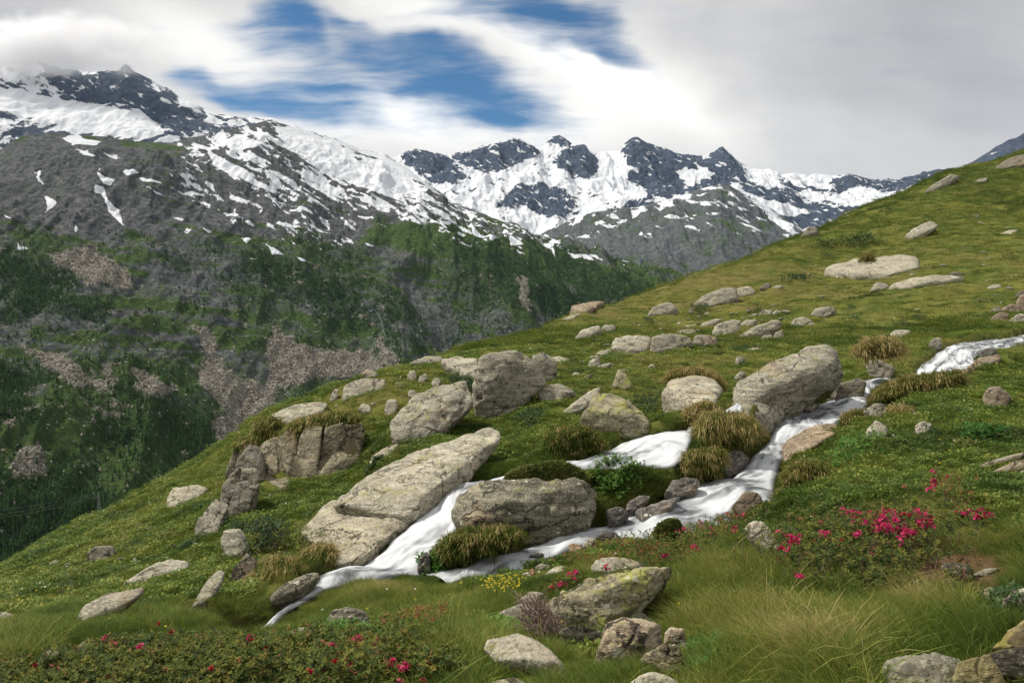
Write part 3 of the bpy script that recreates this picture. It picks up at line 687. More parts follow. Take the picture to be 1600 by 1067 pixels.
# --- dark peak rising on the right
L5 = [
 [(1380,320,5000),(1440,300,5000),(1480,282,5000),(1500,270,5000),(1508,259,5000),(1520,254,5000),(1532,246,5000),(1545,238,5000),(1556,229,5000),(1566,225,5000),(1576,218,5000),(1588,215,5000),(1600,207,5000),(1640,180,5000),(1720,140,5000),(1900,120,5000)],
 [(1380,380,4500),(1500,330,4500),(1600,290,4500),(1900,220,4500)],
 [(1380,480,3900),(1500,450,3900),(1600,420,3900),(1900,380,3900)]]
A, FC, T, h = mountain(L5, 260, 150, 1380, 1900, 501, 55, 360, back=(1.12, 0.10), ridge_keep=0.15)
u, v = proj(A)
sn = 0.12 + 0.55 * flow_noise(A, 60, 530, 150, 2.5)
me = new_mesh('mountain', A, FC, [mountain_mat('dark_peak', ROCKF, ROCKF2, 70, 0.18)], attrs={'snow': sn, 'meadow': np.zeros(len(A)), 'wood': np.zeros(len(A)) - .5, 'scree': np.zeros(len(A))})
link('mountain', me, kind='structure')

# valley floor and the ground beyond, out to the horizon
n = 60
gx_ = np.linspace(-14000, 14000, n); gy_ = np.linspace(200, 16000, n)
Y_, X_ = np.meshgrid(gy_, gx_, indexing='ij')
P = V3(X_.ravel(), Y_.ravel(), (-420 + 40 * fbm(V3(X_.ravel(), Y_.ravel(), 0 * X_.ravel()) / 900, 3, 600)))
me = new_mesh('terrain', P, grid_faces(n, n), [bpy.data.materials['green_spur']], attrs={'snow': np.zeros(n * n), 'meadow': np.ones(n * n) * .7, 'wood': np.ones(n * n) * .5, 'scree': np.zeros(n * n)})
link('terrain', me, kind='structure')

# ------------------------------------------------------------------ rocks
def rock_material(name, c_dark, c_mid, c_light, lichen, lichen_amt, wet=0.0):
    m, t = mat(name)
    tc = t.t.nodes.new('ShaderNodeTexCoord').outputs['Object']
    oi = t.t.nodes.new('ShaderNodeObjectInfo')
    P_ = t.vm('ADD', tc, t.vm('MULTIPLY', t.comb(oi.outputs['Random'], oi.outputs['Random'], oi.outputs['Random']), (37.0, 91.0, 53.0)))
    a = t.noise(P_, 2.2, 6, 0.62); b = t.noise(P_, 9.0, 6, 0.68); g = t.noise(P_, 38.0, 4, 0.7)
    vein = t.noise(t.mapv(P_, (1.0, 2.0, 9.0), (0.35, 0.5, 0.2)), 1.6, 6, 0.7, 0.4)
    c = t.mix(t.ss(a, 0.36, 0.62), c_dark, c_mid)
    c = t.mix(t.ss(vein, 0.45, 0.68, 0, 0.8), c, c_light)
    c = t.mix(t.ss(b, 0.55, 0.74, 0, 0.6), c, tuple(x * 0.40 for x in c_dark))
    c = t.mix(t.ss(g, 0.50, 0.70, 0, 0.75), c, tuple(min(1, x * 1.35) for x in c_light))
    c = t.mix(t.ss(g, 0.47, 0.34, 0, 0.55), c, tuple(x * 0.35 for x in c_dark))
    nz = t.sep(t.t.nodes.new('ShaderNodeNewGeometry').outputs['Normal'])[2]
    spots = t.vor(P_, 16.0); 
    lm = t.m('ADD', t.m('ADD', t.noise(P_, 3.0, 5, 0.65), t.m('MULTIPLY', t.m('SUBTRACT', b, 0.5), 0.8)), t.m('MULTIPLY', t.m('SUBTRACT', nz, 0.5), 0.16))
    c = t.mix(t.ss(lm, 0.66 - lichen_amt * 0.3, 0.80 - lichen_amt * 0.2, 0, 0.85), c, t.mix(g, tuple(x * 0.7 for x in lichen), lichen))
    c = t.mix(t.m('MULTIPLY', t.ss(spots, 0.22, 0.12), t.ss(a, 0.5, 0.6, 0, 0.6)), c, (0.42, 0.43, 0.38))
    ros = t.vor(t.vm('ADD', P_, t.vm('MULTIPLY', t.comb(b, g, b), (0.12, 0.12, 0.12))), 7.0); ro2 = t.vor(P_, 7.0, out='Color')
    c = t.mix(t.m('MULTIPLY', t.ss(ros, 0.34, 0.22), t.ss(t.sep(ro2)[0], 0.62, 0.72, 0, 0.75)), c, tuple(x * 0.42 for x in c_mid))
    c = t.mix(t.m('MULTIPLY', t.ss(ros, 0.26, 0.18), t.ss(t.sep(ro2)[1], 0.72, 0.8, 0, 0.7)), c, (0.50, 0.50, 0.42))
    stain = t.noise(P_, 1.1, 3, 0.5)
    c = t.mix(t.ss(stain, 0.56, 0.72, 0, 0.35), c, (0.24, 0.14, 0.07))
    crack = t.vor(t.mapv(t.vm('ADD', P_, t.vm('MULTIPLY', t.comb(b, a, b), (0.35, 0.35, 0.35))), (1.0, 1.6, 2.6), (0.3, 0.6, 0.2)), 1.5, 'DISTANCE_TO_EDGE')
    ck = t.m('MULTIPLY', t.ss(crack, 0.035, 0.0), t.ss(a, 0.44, 0.56))
    c = t.mix(t.m('MULTIPLY', ck, 0.75), c, tuple(x * 0.22 for x in c_dark))
    tint = oi.outputs['Color']
    c = t.mix(1.0, c, t.mix(1.0, tint, (1.01, 0.99, 0.90), 'MULTIPLY'), 'MULTIPLY')
    h = t.m('ADD', t.m('ADD', t.m('MULTIPLY', b, 0.55), t.m('MULTIPLY', g, 0.25)), t.m('SUBTRACT', t.m('MULTIPLY', vein, 0.5), t.m('MULTIPLY', ck, 0.8)))
    t.out(t.bsdf(c, 0.88 - wet * 0.6, 0.25 + wet * 0.4, t.bump(h, 1.0, 0.05)))
    return m
ROCK = {
 'grey':  rock_material('granite', (0.150, 0.138, 0.112), (0.300, 0.280, 0.232), (0.470, 0.445, 0.375), (0.30, 0.30, 0.10), 0.15),
 'pale':  rock_material('pale_gneiss', (0.230, 0.212, 0.172), (0.420, 0.392, 0.318), (0.580, 0.550, 0.470), (0.36, 0.34, 0.16), 0.12),
 'lichen': rock_material('lichen_covered_rock', (0.145, 0.130, 0.090), (0.275, 0.250, 0.170), (0.400, 0.375, 0.270), (0.37, 0.38, 0.10), 0.52),
 'brown': rock_material('brown_gneiss', (0.165, 0.130, 0.095), (0.300, 0.240, 0.180), (0.420, 0.355, 0.280), (0.30, 0.29, 0.12), 0.08),
 'dark':  rock_material('dark_gneiss', (0.070, 0.062, 0.050), (0.150, 0.135, 0.110), (0.270, 0.250, 0.205), (0.22, 0.22, 0.08), 0.12),
 'wet':   rock_material('wet_rock', (0.030, 0.027, 0.025), (0.080, 0.070, 0.062), (0.165, 0.145, 0.130), (0.05, 0.055, 0.02), -0.2, 0.75),
}
_ICO = {}; LAST = []
def ico(sub):
    if sub not in _ICO:
        bm = bmesh.new(); bmesh.ops.create_icosphere(bm, subdivisions=sub, radius=1.0)
        bm.verts.ensure_lookup_table()
        V_ = np.array([v.co[:] for v in bm.verts]); V_ /= np.linalg.norm(V_, axis=1)[:, None]
        F_ = np.array([[v.index for v in f.verts] for f in bm.faces]); bm.free()
        _ICO[sub] = (V_, F_)
    return _ICO[sub]
def hull_planes(pts):
    bm = bmesh.new()
    for p in pts: bm.verts.new(p)
    bmesh.ops.convex_hull(bm, input=bm.verts)
    bm.normal_update()
    vs = np.array([v.co[:] for v in bm.verts if v.link_faces])
    N, D_ = [], []
    for f in bm.faces:
        if f.calc_area() > 1e-7: N.append(f.normal[:]); D_.append(f.normal.dot(f.verts[0].co))
    bm.free()
    return vs, np.array(N), np.array(D_)
def shape_rock(pts, sub, seed, rough=1.0, crisp=44, strata=1.0, cracks=1.0):
    """a weathered block filling the hull of the given corners: rounded edges, bedding, cracks"""
    pts = np.asarray(pts, float); c0 = pts.mean(0); q = pts - c0
    cov = np.linalg.eigh(np.cov(q.T) + 1e-6 * np.eye(3)); R = cov[1]
    l = q @ R; sc = np.maximum(np.abs(l).max(0), 1e-3)
    vs, N, D_ = hull_planes(l / sc)
    ctr = vs.mean(0); D_ = D_ - N @ ctr
    if crisp > 30:                                   # broken-off corners and flakes give flat facets
        rc = np.random.default_rng(seed + 77); nc_ = 16
        ex_ = rc.normal(size=(nc_, 3)); ex_ /= np.linalg.norm(ex_, axis=1)[:, None]
        sup = ((vs - ctr) @ ex_.T).max(0)
        N = np.concatenate([N, ex_]); D_ = np.concatenate([D_, sup * rc.uniform(.84, .97, nc_)])
    dirs, Fc = ico(sub)
    k = np.maximum(dirs @ N.T, 1e-4) / np.maximum(D_, 0.02)[None]
    r = 1.0 / np.power(np.power(k, crisp).sum(1), 1.0 / crisp)
    if np.linalg.det(R) < 0: Fc = Fc[:, ::-1]
    vl = np.linalg.norm(vs - ctr, axis=1); kv = np.maximum((vs - ctr) / vl[:, None] @ N.T, 1e-4) / np.maximum(D_, 0.02)[None]
    grow = vl * np.power(np.power(kv, crisp).sum(1), 1.0 / crisp); r = r * (1 + 0.8 * (np.clip(np.mean(grow), 1, 1.14) - 1))
    Vn = dirs * r[:, None] + ctr
    Vw = (Vn * sc) @ R.T
    size = float(np.cbrt(sc.prod()) * 2)
    # normals from the smooth body
    a, b, c = Vw[Fc[:, 0]], Vw[Fc[:, 1]], Vw[Fc[:, 2]]
    fn = np.cross(b - a, c - a); nv = np.zeros_like(Vw)
    for i in range(3): np.add.at(nv, Fc[:, i], fn)
    nv /= np.linalg.norm(nv, axis=1)[:, None] + 1e-12
    s = Vw / size + seed * 5.17
    rg = np.random.default_rng(seed)
    bed = rg.normal(size=3) * 0.35 + np.array([0.25, 0.35, 1.0]); bed /= np.linalg.norm(bed)
    hb = s @ bed
    wv_ = hb * 6.0 + 0.7 * fbm(s * 1.3, 3, seed + 1)
    saw = wv_ - np.floor(wv_); step = (saw - 0.5) * sstep(fbm(s * 1.1, 2, seed + 2), -0.15, 0.3)
    d = 0.038 * fbm(s * 1.7, 4, seed + 3) + 0.022 * ridged(s * np.array([4.0, 4.0, 6.5]), 3, seed + 4) - .02 + 0.030 * strata * step
    cr = np.abs(gnoise(s * 1.15 + 0.25 * fbm(s * 3, 2, seed + 6)[:, None], seed + 5))
    d -= 0.055 * cracks * sstep(cr, 0.028, 0.0)
    cr2 = np.abs(gnoise(s * np.array([2.4, 1.2, 1.9]) + 9.1, seed + 7))
    d -= 0.030 * cracks * sstep(cr2, 0.02, 0.0)
    Vw = Vw + nv * (d * size * rough)[:, None]
    LAST[:] = [R, sc, c0, ctr, N, D_]
    return Vw + c0, Fc
ROCK_POLYS = []          # outlines kept so that turf does not grow through the stone
def rock(name, label, poly, mk='grey', tilt=0.8, thick=0.7, D0=None, ridge=(), sub=5, prot=0.16, tint=1.0, group=None, rough=0.85, crisp=44, cracks=1.0, sink=0.25, strata=1.0, parent=None, cat='rock', off=0.0, tcol=None):
    poly = np.array(poly, float); seed = int(abs(poly[0, 0] * 7 + poly[0, 1] * 13)) % 9973
    lo = poly[poly[:, 1].argmax()]
    if D0 is not None and label and mk != 'wet' and 'cascade' not in label and 'lower waterfall' not in label:
        h_ = hit(lo[0], lo[1]); D0 = D0 if h_ is None else float(h_[1])
    if D0 is None:
        h_ = hit(lo[0], lo[1])
        while h_ is None: lo = lo + np.array([0, 4.0]); h_ = hit(lo[0], lo[1])
        D0 = h_[1]
    D0 = D0 + off
    P0 = unproj(lo[0], lo[1], D0); z0 = P0[2]
    size = (poly.max(0) - poly.min(0)).max() * D0 / F
    def place(u, v, dd=0.0):
        a = unproj(u, v, 1.0); Vv = CZ - a[2]
        D = (D0 + tilt * (CZ - z0)) / (1 + tilt * Vv) if (1 + tilt * Vv) > 0.2 else D0 * 1.2
        D = min(max(D, D0 * 0.9), D0 * 2.2)
        h2 = hit(u, v)
        if h2 is not None: D = min(D, h2[1] - prot * size * min(1.0, 0.35 + (lo[1] - v) / 60))
        return unproj(u, v, D + dd)
    front = [place(u, v) for u, v in poly]
    cen = poly.mean(0)
    pts = list(front)
    for (u, v, dd) in ridge: pts.append(place(u, v, -dd))
    T = thick * size
    for i, (u, v) in enumerate(poly):
        q = front[i]; u2, v2 = cen + 0.80 * (np.array([u, v]) - cen)
        b = unproj(u2, v2, q[1] + T); b[2] -= 0.25 * T
        pts.append(b)
    for i in np.argsort(-poly[:, 1])[:max(3, len(poly) // 3)]:
        q = front[i].copy(); q[2] -= sink * size; q[1] += 0.10 * size; pts.append(q)
    Vw, Fc = shape_rock(pts, sub, seed, rough, crisp, strata, cracks)
    org = np.array([Vw[:, 0].mean(), Vw[:, 1].mean(), Vw[:, 2].min()])
    me = new_mesh(name, Vw - org, Fc, [ROCK[mk]])
    o = link(name, me, label=label, cat=cat if label else None, group=group, loc=org, parent=parent)
    tc_ = tcol or (1.0, 1.0, 1.0); o.color = (tint * tc_[0], tint * tc_[1], tint * tc_[2], 1)
    fy = [q[1] for q in front]; ROCK_POLYS.append((poly, min(fy), list(LAST), max(fy)))
    return o

B, ST_ = 'boulder', 'rock'
# --- the big blocks in the middle of the slope
rock(B, 'tall upright grey boulder, highest block of the middle slope', [(740,577),(750,558),(775,548),(797,545),(812,548),(840,570),(849,594),(838,606),(822,612),(800,630),(776,652),(759,654),(744,638),(739,602)], 'grey', 0.12, 0.75, 17.6, [(775,600,.25),(800,560,.15)], 5, tint=.98)
rock(B, 'rounded grey boulder tucked behind the tall upright boulder', [(832,554),(850,549),(866,559),(871,575),(866,588),(850,598),(835,596)], 'grey', 0.2, 0.8, 19.0, sub=4)
rock(ST_, 'thin curved flake leaning under the tall upright boulder', [(769,655),(797,628),(812,624),(828,627),(825,633),(792,649)], 'grey', 0.7, 0.4, 16.9, sub=4, tint=.95)
rock(B, 'block with bright flat top and dark cut front, left of the tall boulder', [(611,650),(615,687),(623,696),(665,683),(695,666),(737,636),(732,606),(725,596),(685,607),(662,612),(625,638)], 'grey', 1.1, 0.5, 15.9, [(650,643,.22),(687,636,.25),(728,608,.12),(640,684,.1),(665,676,.15)], 5, crisp=60)
slab = rock('rock_slab', 'long tilted slab with a crack across it, beside the lower waterfall', [(522,782),(540,766),(560,752),(640,709),(700,690),(755,669),(777,677),(778,689),(762,706),(690,744),(672,776),(652,800),(634,806),(618,802),(585,798),(560,790)], 'pale', 3.4, 0.30, 11.0, [(770,690,.2),(690,733,.3),(660,775,.3),(560,765,.10)], 6, prot=.06, crisp=60, rough=.5, tint=.97)
low = rock('lower_block', None, [(471,824),(480,815),(520,780),(548,784),(585,798),(622,801),(646,798),(640,815),(612,850),(575,877),(543,888),(527,880),(505,850)], 'pale', 3.2, 0.40, 10.2, [(640,804,.10),(600,842,.14),(572,866,.12),(545,880,.06)], 6, prot=.04, crisp=60, rough=.5, tint=.93, tcol=(1.0,.97,.95), off=.06)
low.parent = slab; low.location = tuple(np.array(low.location) - np.array(slab.location))
rock(ST_, 'narrow stone rib on the upper edge of the long tilted slab', [(694,707),(720,690),(752,672),(776,678),(777,688),(760,702),(730,722),(716,724)], 'grey', 3.0, 0.25, 12.6, sub=4, off=-.25)
rock(B, 'egg-shaped boulder with a cleft, right of the tall upright boulder', [(838,608),(850,602),(872,600),(890,606),(899,614),(886,622),(868,628),(850,625)], 'grey', 0.9, 0.6, sub=4, tint=1.05)
rock(ST_, 'pale smooth stone leaning on the pyramid-shaped boulder', [(877,645),(900,627),(925,609),(938,605),(933,622),(915,637),(893,646)], 'pale', 1.2, 0.4, 15.6, sub=4)
rock(B, 'pyramid-shaped boulder above the left pool of the stream', [(905,656),(920,640),(933,616),(940,610),(956,612),(976,621),(998,640),(1012,656),(1016,668),(1000,678),(960,674),(925,668)], 'lichen', 0.7, 0.6, 14.9, [(945,640,.18),(972,650,.28),(975,624,.1)], 5, tint=1.05)
rock(ST_, 'small triangular stone standing above the pyramid-shaped boulder', [(957,601),(967,577),(978,586),(988,600),(976,609)], 'lichen', 0.6, 0.6, sub=4, tint=1.05)
rock(B, 'round speckled boulder under turf, left of the largest stream boulder', [(1034,614),(1040,600),(1060,588),(1090,586),(1118,594),(1130,610),(1122,628),(1096,642),(1062,645),(1042,634)], 'pale', 0.35, 0.7, 17.0, sub=5, crisp=12, rough=.6, tint=.98)
rock(B, 'largest grey boulder above the stream, streaked with yellow lichen on its crest', [(1146,614),(1153,595),(1181,575),(1225,562),(1256,556),(1284,537),(1298,540),(1301,563),(1317,584),(1292,595),(1256,613),(1222,628),(1181,629),(1150,630)], 'grey', 0.9, 0.6, 16.7, [(1200,590,.35),(1260,585,.35),(1290,560,.2)], 5, crisp=16, rough=.8, tint=1.02)
rock(ST_, 'flat-topped ledge at the foot of the largest stream boulder', [(1150,632),(1177,627),(1215,632),(1226,645),(1220,657),(1212,675),(1188,675),(1167,655)], 'grey', 0.7, 0.6, 15.3, sub=4, tint=.9)
rock(ST_, 'angular grey stone beside the head of the main cascade', [(1315,599),(1342,589),(1354,597),(1347,615),(1325,623),(1305,621)], 'dark', 0.5, 0.7, 17.2, sub=4, tint=1.15)
rock(ST_, 'pale stone lying behind the angular stone at the cascade head', [(1287,606),(1300,600),(1316,598),(1324,606),(1312,622),(1294,622)], 'grey', 0.5, 0.6, 17.6, sub=4)
rock(ST_, 'low grey stone between the ledge and the main cascade', [(1222,634),(1246,625),(1259,630),(1253,640),(1232,646)], 'grey', 0.6, 0.6, 15.7, sub=4, tint=.85)
rock(ST_, 'small upright stone at the left edge of the main cascade', [(1257,638),(1270,625),(1281,629),(1271,641)], 'grey', 0.4, 0.7, 15.9, sub=3, tint=.8)
rock(B, 'smooth brown boulder on the right bank of the main cascade', [(1217,712),(1220,700),(1237,684),(1263,668),(1288,662),(1310,663),(1306,677),(1287,691),(1270,700),(1240,712),(1222,722)], 'brown', 0.9, 0.6, 14.0, sub=5, crisp=14, rough=.6, tcol=(1,.97,.95))
rock(ST_, 'dark wet rock under the tussock on the left bank', [(1124,727),(1128,711),(1150,701),(1170,715),(1158,730),(1137,743)], 'wet', 0.4, 0.7, 12.9, sub=4, tint=1.3)
rock(ST_, 'wet slanting rock with water sheeting over it in the lower cascade', [(995,795),(1025,786),(1062,775),(1054,789),(1022,811),(1004,815)], 'wet', 1.0, 0.6, 10.95, sub=4, tint=1.9, off=.0, prot=.10)
rock(ST_, 'dark wet stone at the top of the lower cascade', [(1040,768),(1052,750),(1075,745),(1094,750),(1085,765),(1062,774)], 'wet', 0.7, 0.7, 11.7, sub=4, tint=1.6, off=.0, prot=.10)
rock(ST_, 'brown wet boulder parting the lower cascade on its right', [(1138,803),(1146,785),(1166,766),(1184,769),(1192,781),(1188,796),(1164,806)], 'brown', 0.5, 0.7, 11.0, sub=4, crisp=14, rough=.6, tint=.72, off=.0, prot=.10)
rock(ST_, 'black wet lump at the left edge of the lower cascade', [(946,797),(968,791),(981,801),(967,820),(950,817)], 'wet', 0.4, 0.8, 10.9, sub=4, tint=1.0)
rock(ST_, 'wet stone with thin water over it, above the black wet lump', [(979,795),(981,785),(1000,775),(1017,775),(1000,790),(990,797)], 'wet', 0.7, 0.7, 11.2, sub=4, tint=1.7)
rock(ST_, 'jagged dark stone at the foot of the lower cascade', [(930,838),(944,829),(959,830),(970,840),(950,847)], 'wet', 0.4, 0.8, 10.3, sub=4, tint=1.3)
rock(B, 'large turf-topped boulder standing beside the lower waterfall', [(707,800),(712,776),(730,756),(760,747),(840,755),(915,748),(930,763),(931,790),(918,815),(890,833),(850,837),(815,832),(790,829),(760,838),(735,836),(715,822)], 'dark', 0.35, 0.55, 10.7, [(740,768,.14),(800,768,.18),(870,764,.16),(925,757,.05),(740,815,.1),(900,815,.12),(820,822,.16)], 5, crisp=40, rough=.75, tint=1.5, tcol=(.97, 1, .98))
rock(ST_, 'dark wet knob in the foot of the lower waterfall', [(652,890),(655,872),(664,863),(671,866),(672,892)], 'wet', 0.3, 0.8, 10.0, sub=4, tint=.9)
rock(ST_, 'small dark stone where the side stream leaves the turf-topped boulder', [(827,868),(838,862),(850,864),(850,874),(835,876)], 'wet', 0.3, 0.8, 10.1, sub=3, tint=1.2)
# --- foreground blocks
rock(B, 'big foreground boulder crusted with yellow-green lichen', [(853,942),(872,932),(903,914),(944,895),(975,889),(1000,886),(1047,886),(1048,899),(1020,930),(1002,952),(968,966),(950,978),(941,987),(925,981),(903,977),(881,971),(857,956)], 'lichen', 0.9, 0.5, 4.9, [(994,893,.06),(950,918,.12),(982,907,.1),(936,972,.04),(900,940,.08)], 6, crisp=56, rough=.8, tint=1.02)
rock(ST_, 'shaded base stone under the lichen-crusted foreground boulder', [(873,982),(900,976),(940,985),(934,1005),(917,1016),(890,1012)], 'dark', 0.1, 0.6, 4.75, sub=4, tint=.8)  # the boulder's shaded underside, its shade put into a dark stone colour
rock(ST_, 'long grey stone behind the lichen-crusted foreground boulder', [(925,882),(934,872),(955,870),(978,872),(1010,882),(987,888),(944,896),(928,891)], 'pale', 0.8, 0.5, 6.3, sub=4, tint=.9)
rock(B, 'reddish-brown block in the foreground, below the lichen-crusted boulder', [(922,1037),(941,1003),(950,970),(975,965),(1008,968),(1032,977),(1035,1004),(1018,1018),(994,1027),(960,1032)], 'brown', 0.75, 0.5, 4.3, [(955,975,.03),(1028,980,.03)], 5, crisp=60, rough=.7, tint=1.12)
rock(ST_, 'small grey wedge above the reddish-brown block', [(976,960),(986,957),(1001,956),(1026,972),(1000,970),(984,968)], 'grey', 0.7, 0.5, 4.7, sub=4)
rock(ST_, 'pale upright stone to the right of the reddish-brown block', [(1040,984),(1052,980),(1067,982),(1076,1012),(1072,1028),(1052,1010),(1038,1005)], 'brown', 0.4, 0.5, 4.35, sub=4, tint=1.15)
rock(ST_, 'mottled brown stone in front of the pale upright stone', [(1000,1026),(1019,1017),(1037,1006),(1059,1008),(1069,1030),(1067,1050),(1044,1056),(1019,1041)], 'dark', 0.3, 0.6, 4.05, sub=5, tint=1.25, tcol=(1.05,1,.85))
rock(ST_, 'pale stone cut by the frame bottom in front of the mottled brown stone', [(984,1066),(1000,1054),(1022,1050),(1044,1056),(1061,1068),(1055,1086),(1000,1088)], 'pale', 0.8, 0.5, 3.7, sub=5)
rock('rock_slab', 'flat grey foreground slab below the dry twig bush', [(758,1014),(762,1000),(787,994),(813,989),(846,1006),(880,1032),(877,1052),(840,1047),(800,1040),(776,1034)], 'grey', 2.2, 0.35, 4.0, [(870,1036,.05),(800,1030,.05)], 5, crisp=60, rough=.6, tint=.95)
rock(ST_, 'grey stone behind the dry twig bush', [(759,968),(787,954),(816,942),(836,947),(850,966),(806,972),(781,969)], 'grey', 1.4, 0.4, 5.5, sub=4, tint=1.05)
rock(ST_, 'small grey stone between the yellow flowers and the lichen-crusted boulder', [(809,940),(828,923),(848,927),(832,941)], 'pale', 0.8, 0.5, 6.2, sub=4, tint=.85)
rock(B, 'grey lone stone alone in the grass in front of the outflow', [(515,956),(528,950),(544,947),(568,954),(577,967),(579,984),(552,986),(524,985),(515,972)], 'grey', 0.45, 0.6, 6.6, sub=5, crisp=26)
rock(ST_, 'cut stone edge lining the outflow of the stream', [(423,932),(440,916),(472,898),(496,892),(499,905),(481,920),(458,932),(437,943),(425,940)], 'dark', 0.8, 0.4, 9.3, sub=4, tint=1.2)
rock(ST_, 'pale stone cap at the lower frame edge, left of the flat foreground slab', [(764,1067),(784,1060),(805,1059),(824,1066),(822,1084),(770,1086)], 'lichen', 0.9, 0.5, 3.6, sub=4)
rock(ST_, 'pale pointed stone beside the pink rhododendrons', [(1163,828),(1172,815),(1184,813),(1195,817),(1209,836),(1221,858),(1200,860),(1182,846)], 'pale', 0.5, 0.5, 6.9, sub=5, tint=1.05, crisp=26)
rock(B, 'long grey boulder at the lower right frame edge', [(1379,1036),(1402,1024),(1430,1023),(1455,1021),(1500,1031),(1500,1060),(1480,1090),(1405,1092)], 'grey', 0.7, 0.6, 3.0, [(1440,1034,.04)], 5, tint=.82)
rock(B, 'mossy block with yellow lichen at the lower right frame edge', [(1496,1036),(1515,1030),(1546,1022),(1560,1054),(1575,1075),(1560,1095),(1490,1090)], 'lichen', 0.5, 0.6, 2.95, sub=5, tint=.8, tcol=(1,.98,.75))
rock(B, 'dark overhanging block in the lower right corner', [(1540,1027),(1549,1014),(1600,1013),(1700,1010),(1700,1062),(1600,1063),(1572,1062),(1549,1048)], 'dark', 0.3, 0.5, 2.85, sub=5, tint=.9, sink=.05)
rock(B, 'brown lichen-edged boulder above the dark overhanging block', [(1550,1010),(1568,992),(1588,980),(1604,964),(1700,950),(1700,1020),(1600,1016)], 'lichen', 0.8, 0.5, 3.1, sub=5, tint=.75, tcol=(1.1,.95,.8))
rock(ST_, 'smooth grey stone at the right frame edge, above the lichen-edged boulder', [(1569,931),(1583,920),(1610,918),(1680,925),(1680,948),(1600,945),(1577,943)], 'grey', 0.5, 0.6, 3.9, sub=4, tint=1.0, crisp=14)
rock(ST_, 'dark broken stone lying on the bare earth patch', [(1471,883),(1477,879),(1507,880),(1521,891),(1517,903),(1499,898),(1474,889)], 'dark', 0.5, 0.5, sub=4, tint=1.1, off=-.1)
rock(ST_, 'thin flat stone on the bare earth patch', [(1521,896),(1541,888),(1563,887),(1540,899)], 'grey', 1.2, 0.3, sub=3, tint=.9)
rock(ST_, 'flat pale stone at the lower edge of the bare earth patch', [(1529,925),(1545,917),(1565,919),(1560,930),(1538,932)], 'pale', 1.2, 0.3, sub=3, tint=.8)
# --- left slope
rock('rock_slab', 'pale flat-topped slab alone on the left slope below the cliff', [(259,781),(270,761),(300,758),(327,765),(319,771),(296,775),(283,790),(264,795)], 'pale', 1.2, 0.5, sub=4, tint=.95)
rock('rock_slab', 'tall pale slab leaning on the grass left of the outflow', [(300,947),(314,924),(326,904),(341,889),(351,895),(346,914),(322,938)], 'pale', 1.2, 0.4, sub=4, tint=.85)
rock(B, 'stacked pale boulder above the tall leaning slab', [(344,845),(350,829),(364,824),(376,825),(380,843),(390,855),(376,868),(358,869),(350,858)], 'pale', 0.5, 0.6, sub=4, tint=.9)
rock('rock_slab', 'long low slab in the middle of the left slope', [(195,910),(220,895),(245,879),(266,873),(296,876),(293,890),(250,900),(206,915)], 'pale', 1.4, 0.4, sub=4, tint=.85)
rock('rock_slab', 'long pale slab below the long low slab on the left slope', [(122,966),(130,946),(150,936),(176,926),(200,922),(221,919),(224,925),(196,944),(146,966),(126,971)], 'pale', 1.3, 0.4, sub=4, tint=.85)
rock(ST_, 'flat stone lying on the upper edge of the long pale slab', [(150,936),(163,928),(178,925),(172,934),(158,940)], 'grey', 1.0, 0.4, sub=3, off=-.2)
rock(B, 'rounded stone shaded beneath on the left slope skyline side', [(136,865),(150,854),(176,853),(182,864),(162,879),(141,876)], 'grey', 0.4, 0.6, sub=4, tint=.7)
rock(ST_, 'pale pointed stone at the lower left beside the dark shrubs', [(52,1042),(75,1014),(90,1017),(101,1023),(86,1035)], 'pale', 0.8, 0.5, sub=4, tint=.8)
rock(ST_, 'grey stone half buried by the edge of the dark shrubs', [(114,1021),(130,1001),(141,1008),(132,1018)], 'grey', 0.7, 0.5, sub=4, tint=.85)
rock(ST_, 'grey stone cut by the left frame edge', [(-20,957),(0,956),(20,959),(14,968),(-10,970)], 'grey', 0.7, 0.6, sub=4, tint=.9)
rock(B, 'dark rounded boulder under turf, left of the outflow', [(360,896),(374,878),(386,865),(400,876),(400,895),(388,910),(369,910)], 'dark', 0.4, 0.6, sub=4, tint=.9)
rock(ST_, 'grey stone at the bottom left corner', [(20,1064),(50,1058),(84,1062),(86,1080),(24,1084)], 'grey', 0.8, 0.5, sub=4)
rock(ST_, 'small pale stone left of the dark rounded boulder', [(430,826),(438,815),(438,822),(420,836),(412,836)], 'pale', 1.0, 0.4, sub=3, tint=.8)
rock(ST_, 'pale stone in the grass below the outflow', [(449,985),(468,980),(478,979),(475,988),(458,992)], 'pale', 1.0, 0.4, sub=3, tint=.8)
rock(ST_, 'grey slab lying between the cut block and the long tilted slab', [(576,726),(583,712),(598,701),(621,694),(622,698),(602,717),(581,727)], 'pale', 0.9, 0.4, 14.9, sub=4, tint=.8)
# --- knoll left of centre
rock('rock_slab', 'broad pale slab on the skyline behind the tall upright boulder', [(687,564),(700,560),(711,558),(748,559),(745,592),(722,586),(702,574)], 'pale', 1.4, 0.5, 19.5, sub=4)
rock(ST_, 'low grey stone on the skyline left of the broad pale slab', [(642,566),(664,557),(688,557),(694,565),(670,570)], 'grey', 1.0, 0.5, sub=4)
rock('rock_slab', 'layered flat outcrop at the left edge of the knoll', [(424,648),(445,637),(465,630),(510,629),(507,641),(470,652),(448,662),(430,658)], 'pale', 1.6, 0.4, 18.6, sub=5, tint=.9, cracks=1.8)
rock('rock_slab', 'layered outcrop on top of the knoll', [(538,604),(562,592),(582,591),(606,594),(602,606),(585,612),(560,612),(543,624),(531,628)], 'grey', 1.4, 0.4, 20.0, sub=5, tint=.95, cracks=1.8)
rock(ST_, 'pointed grey stone on the skyline of the knoll', [(565,583),(573,577),(592,582),(585,590),(570,590)], 'grey', 0.6, 0.6, 21.5, sub=3)
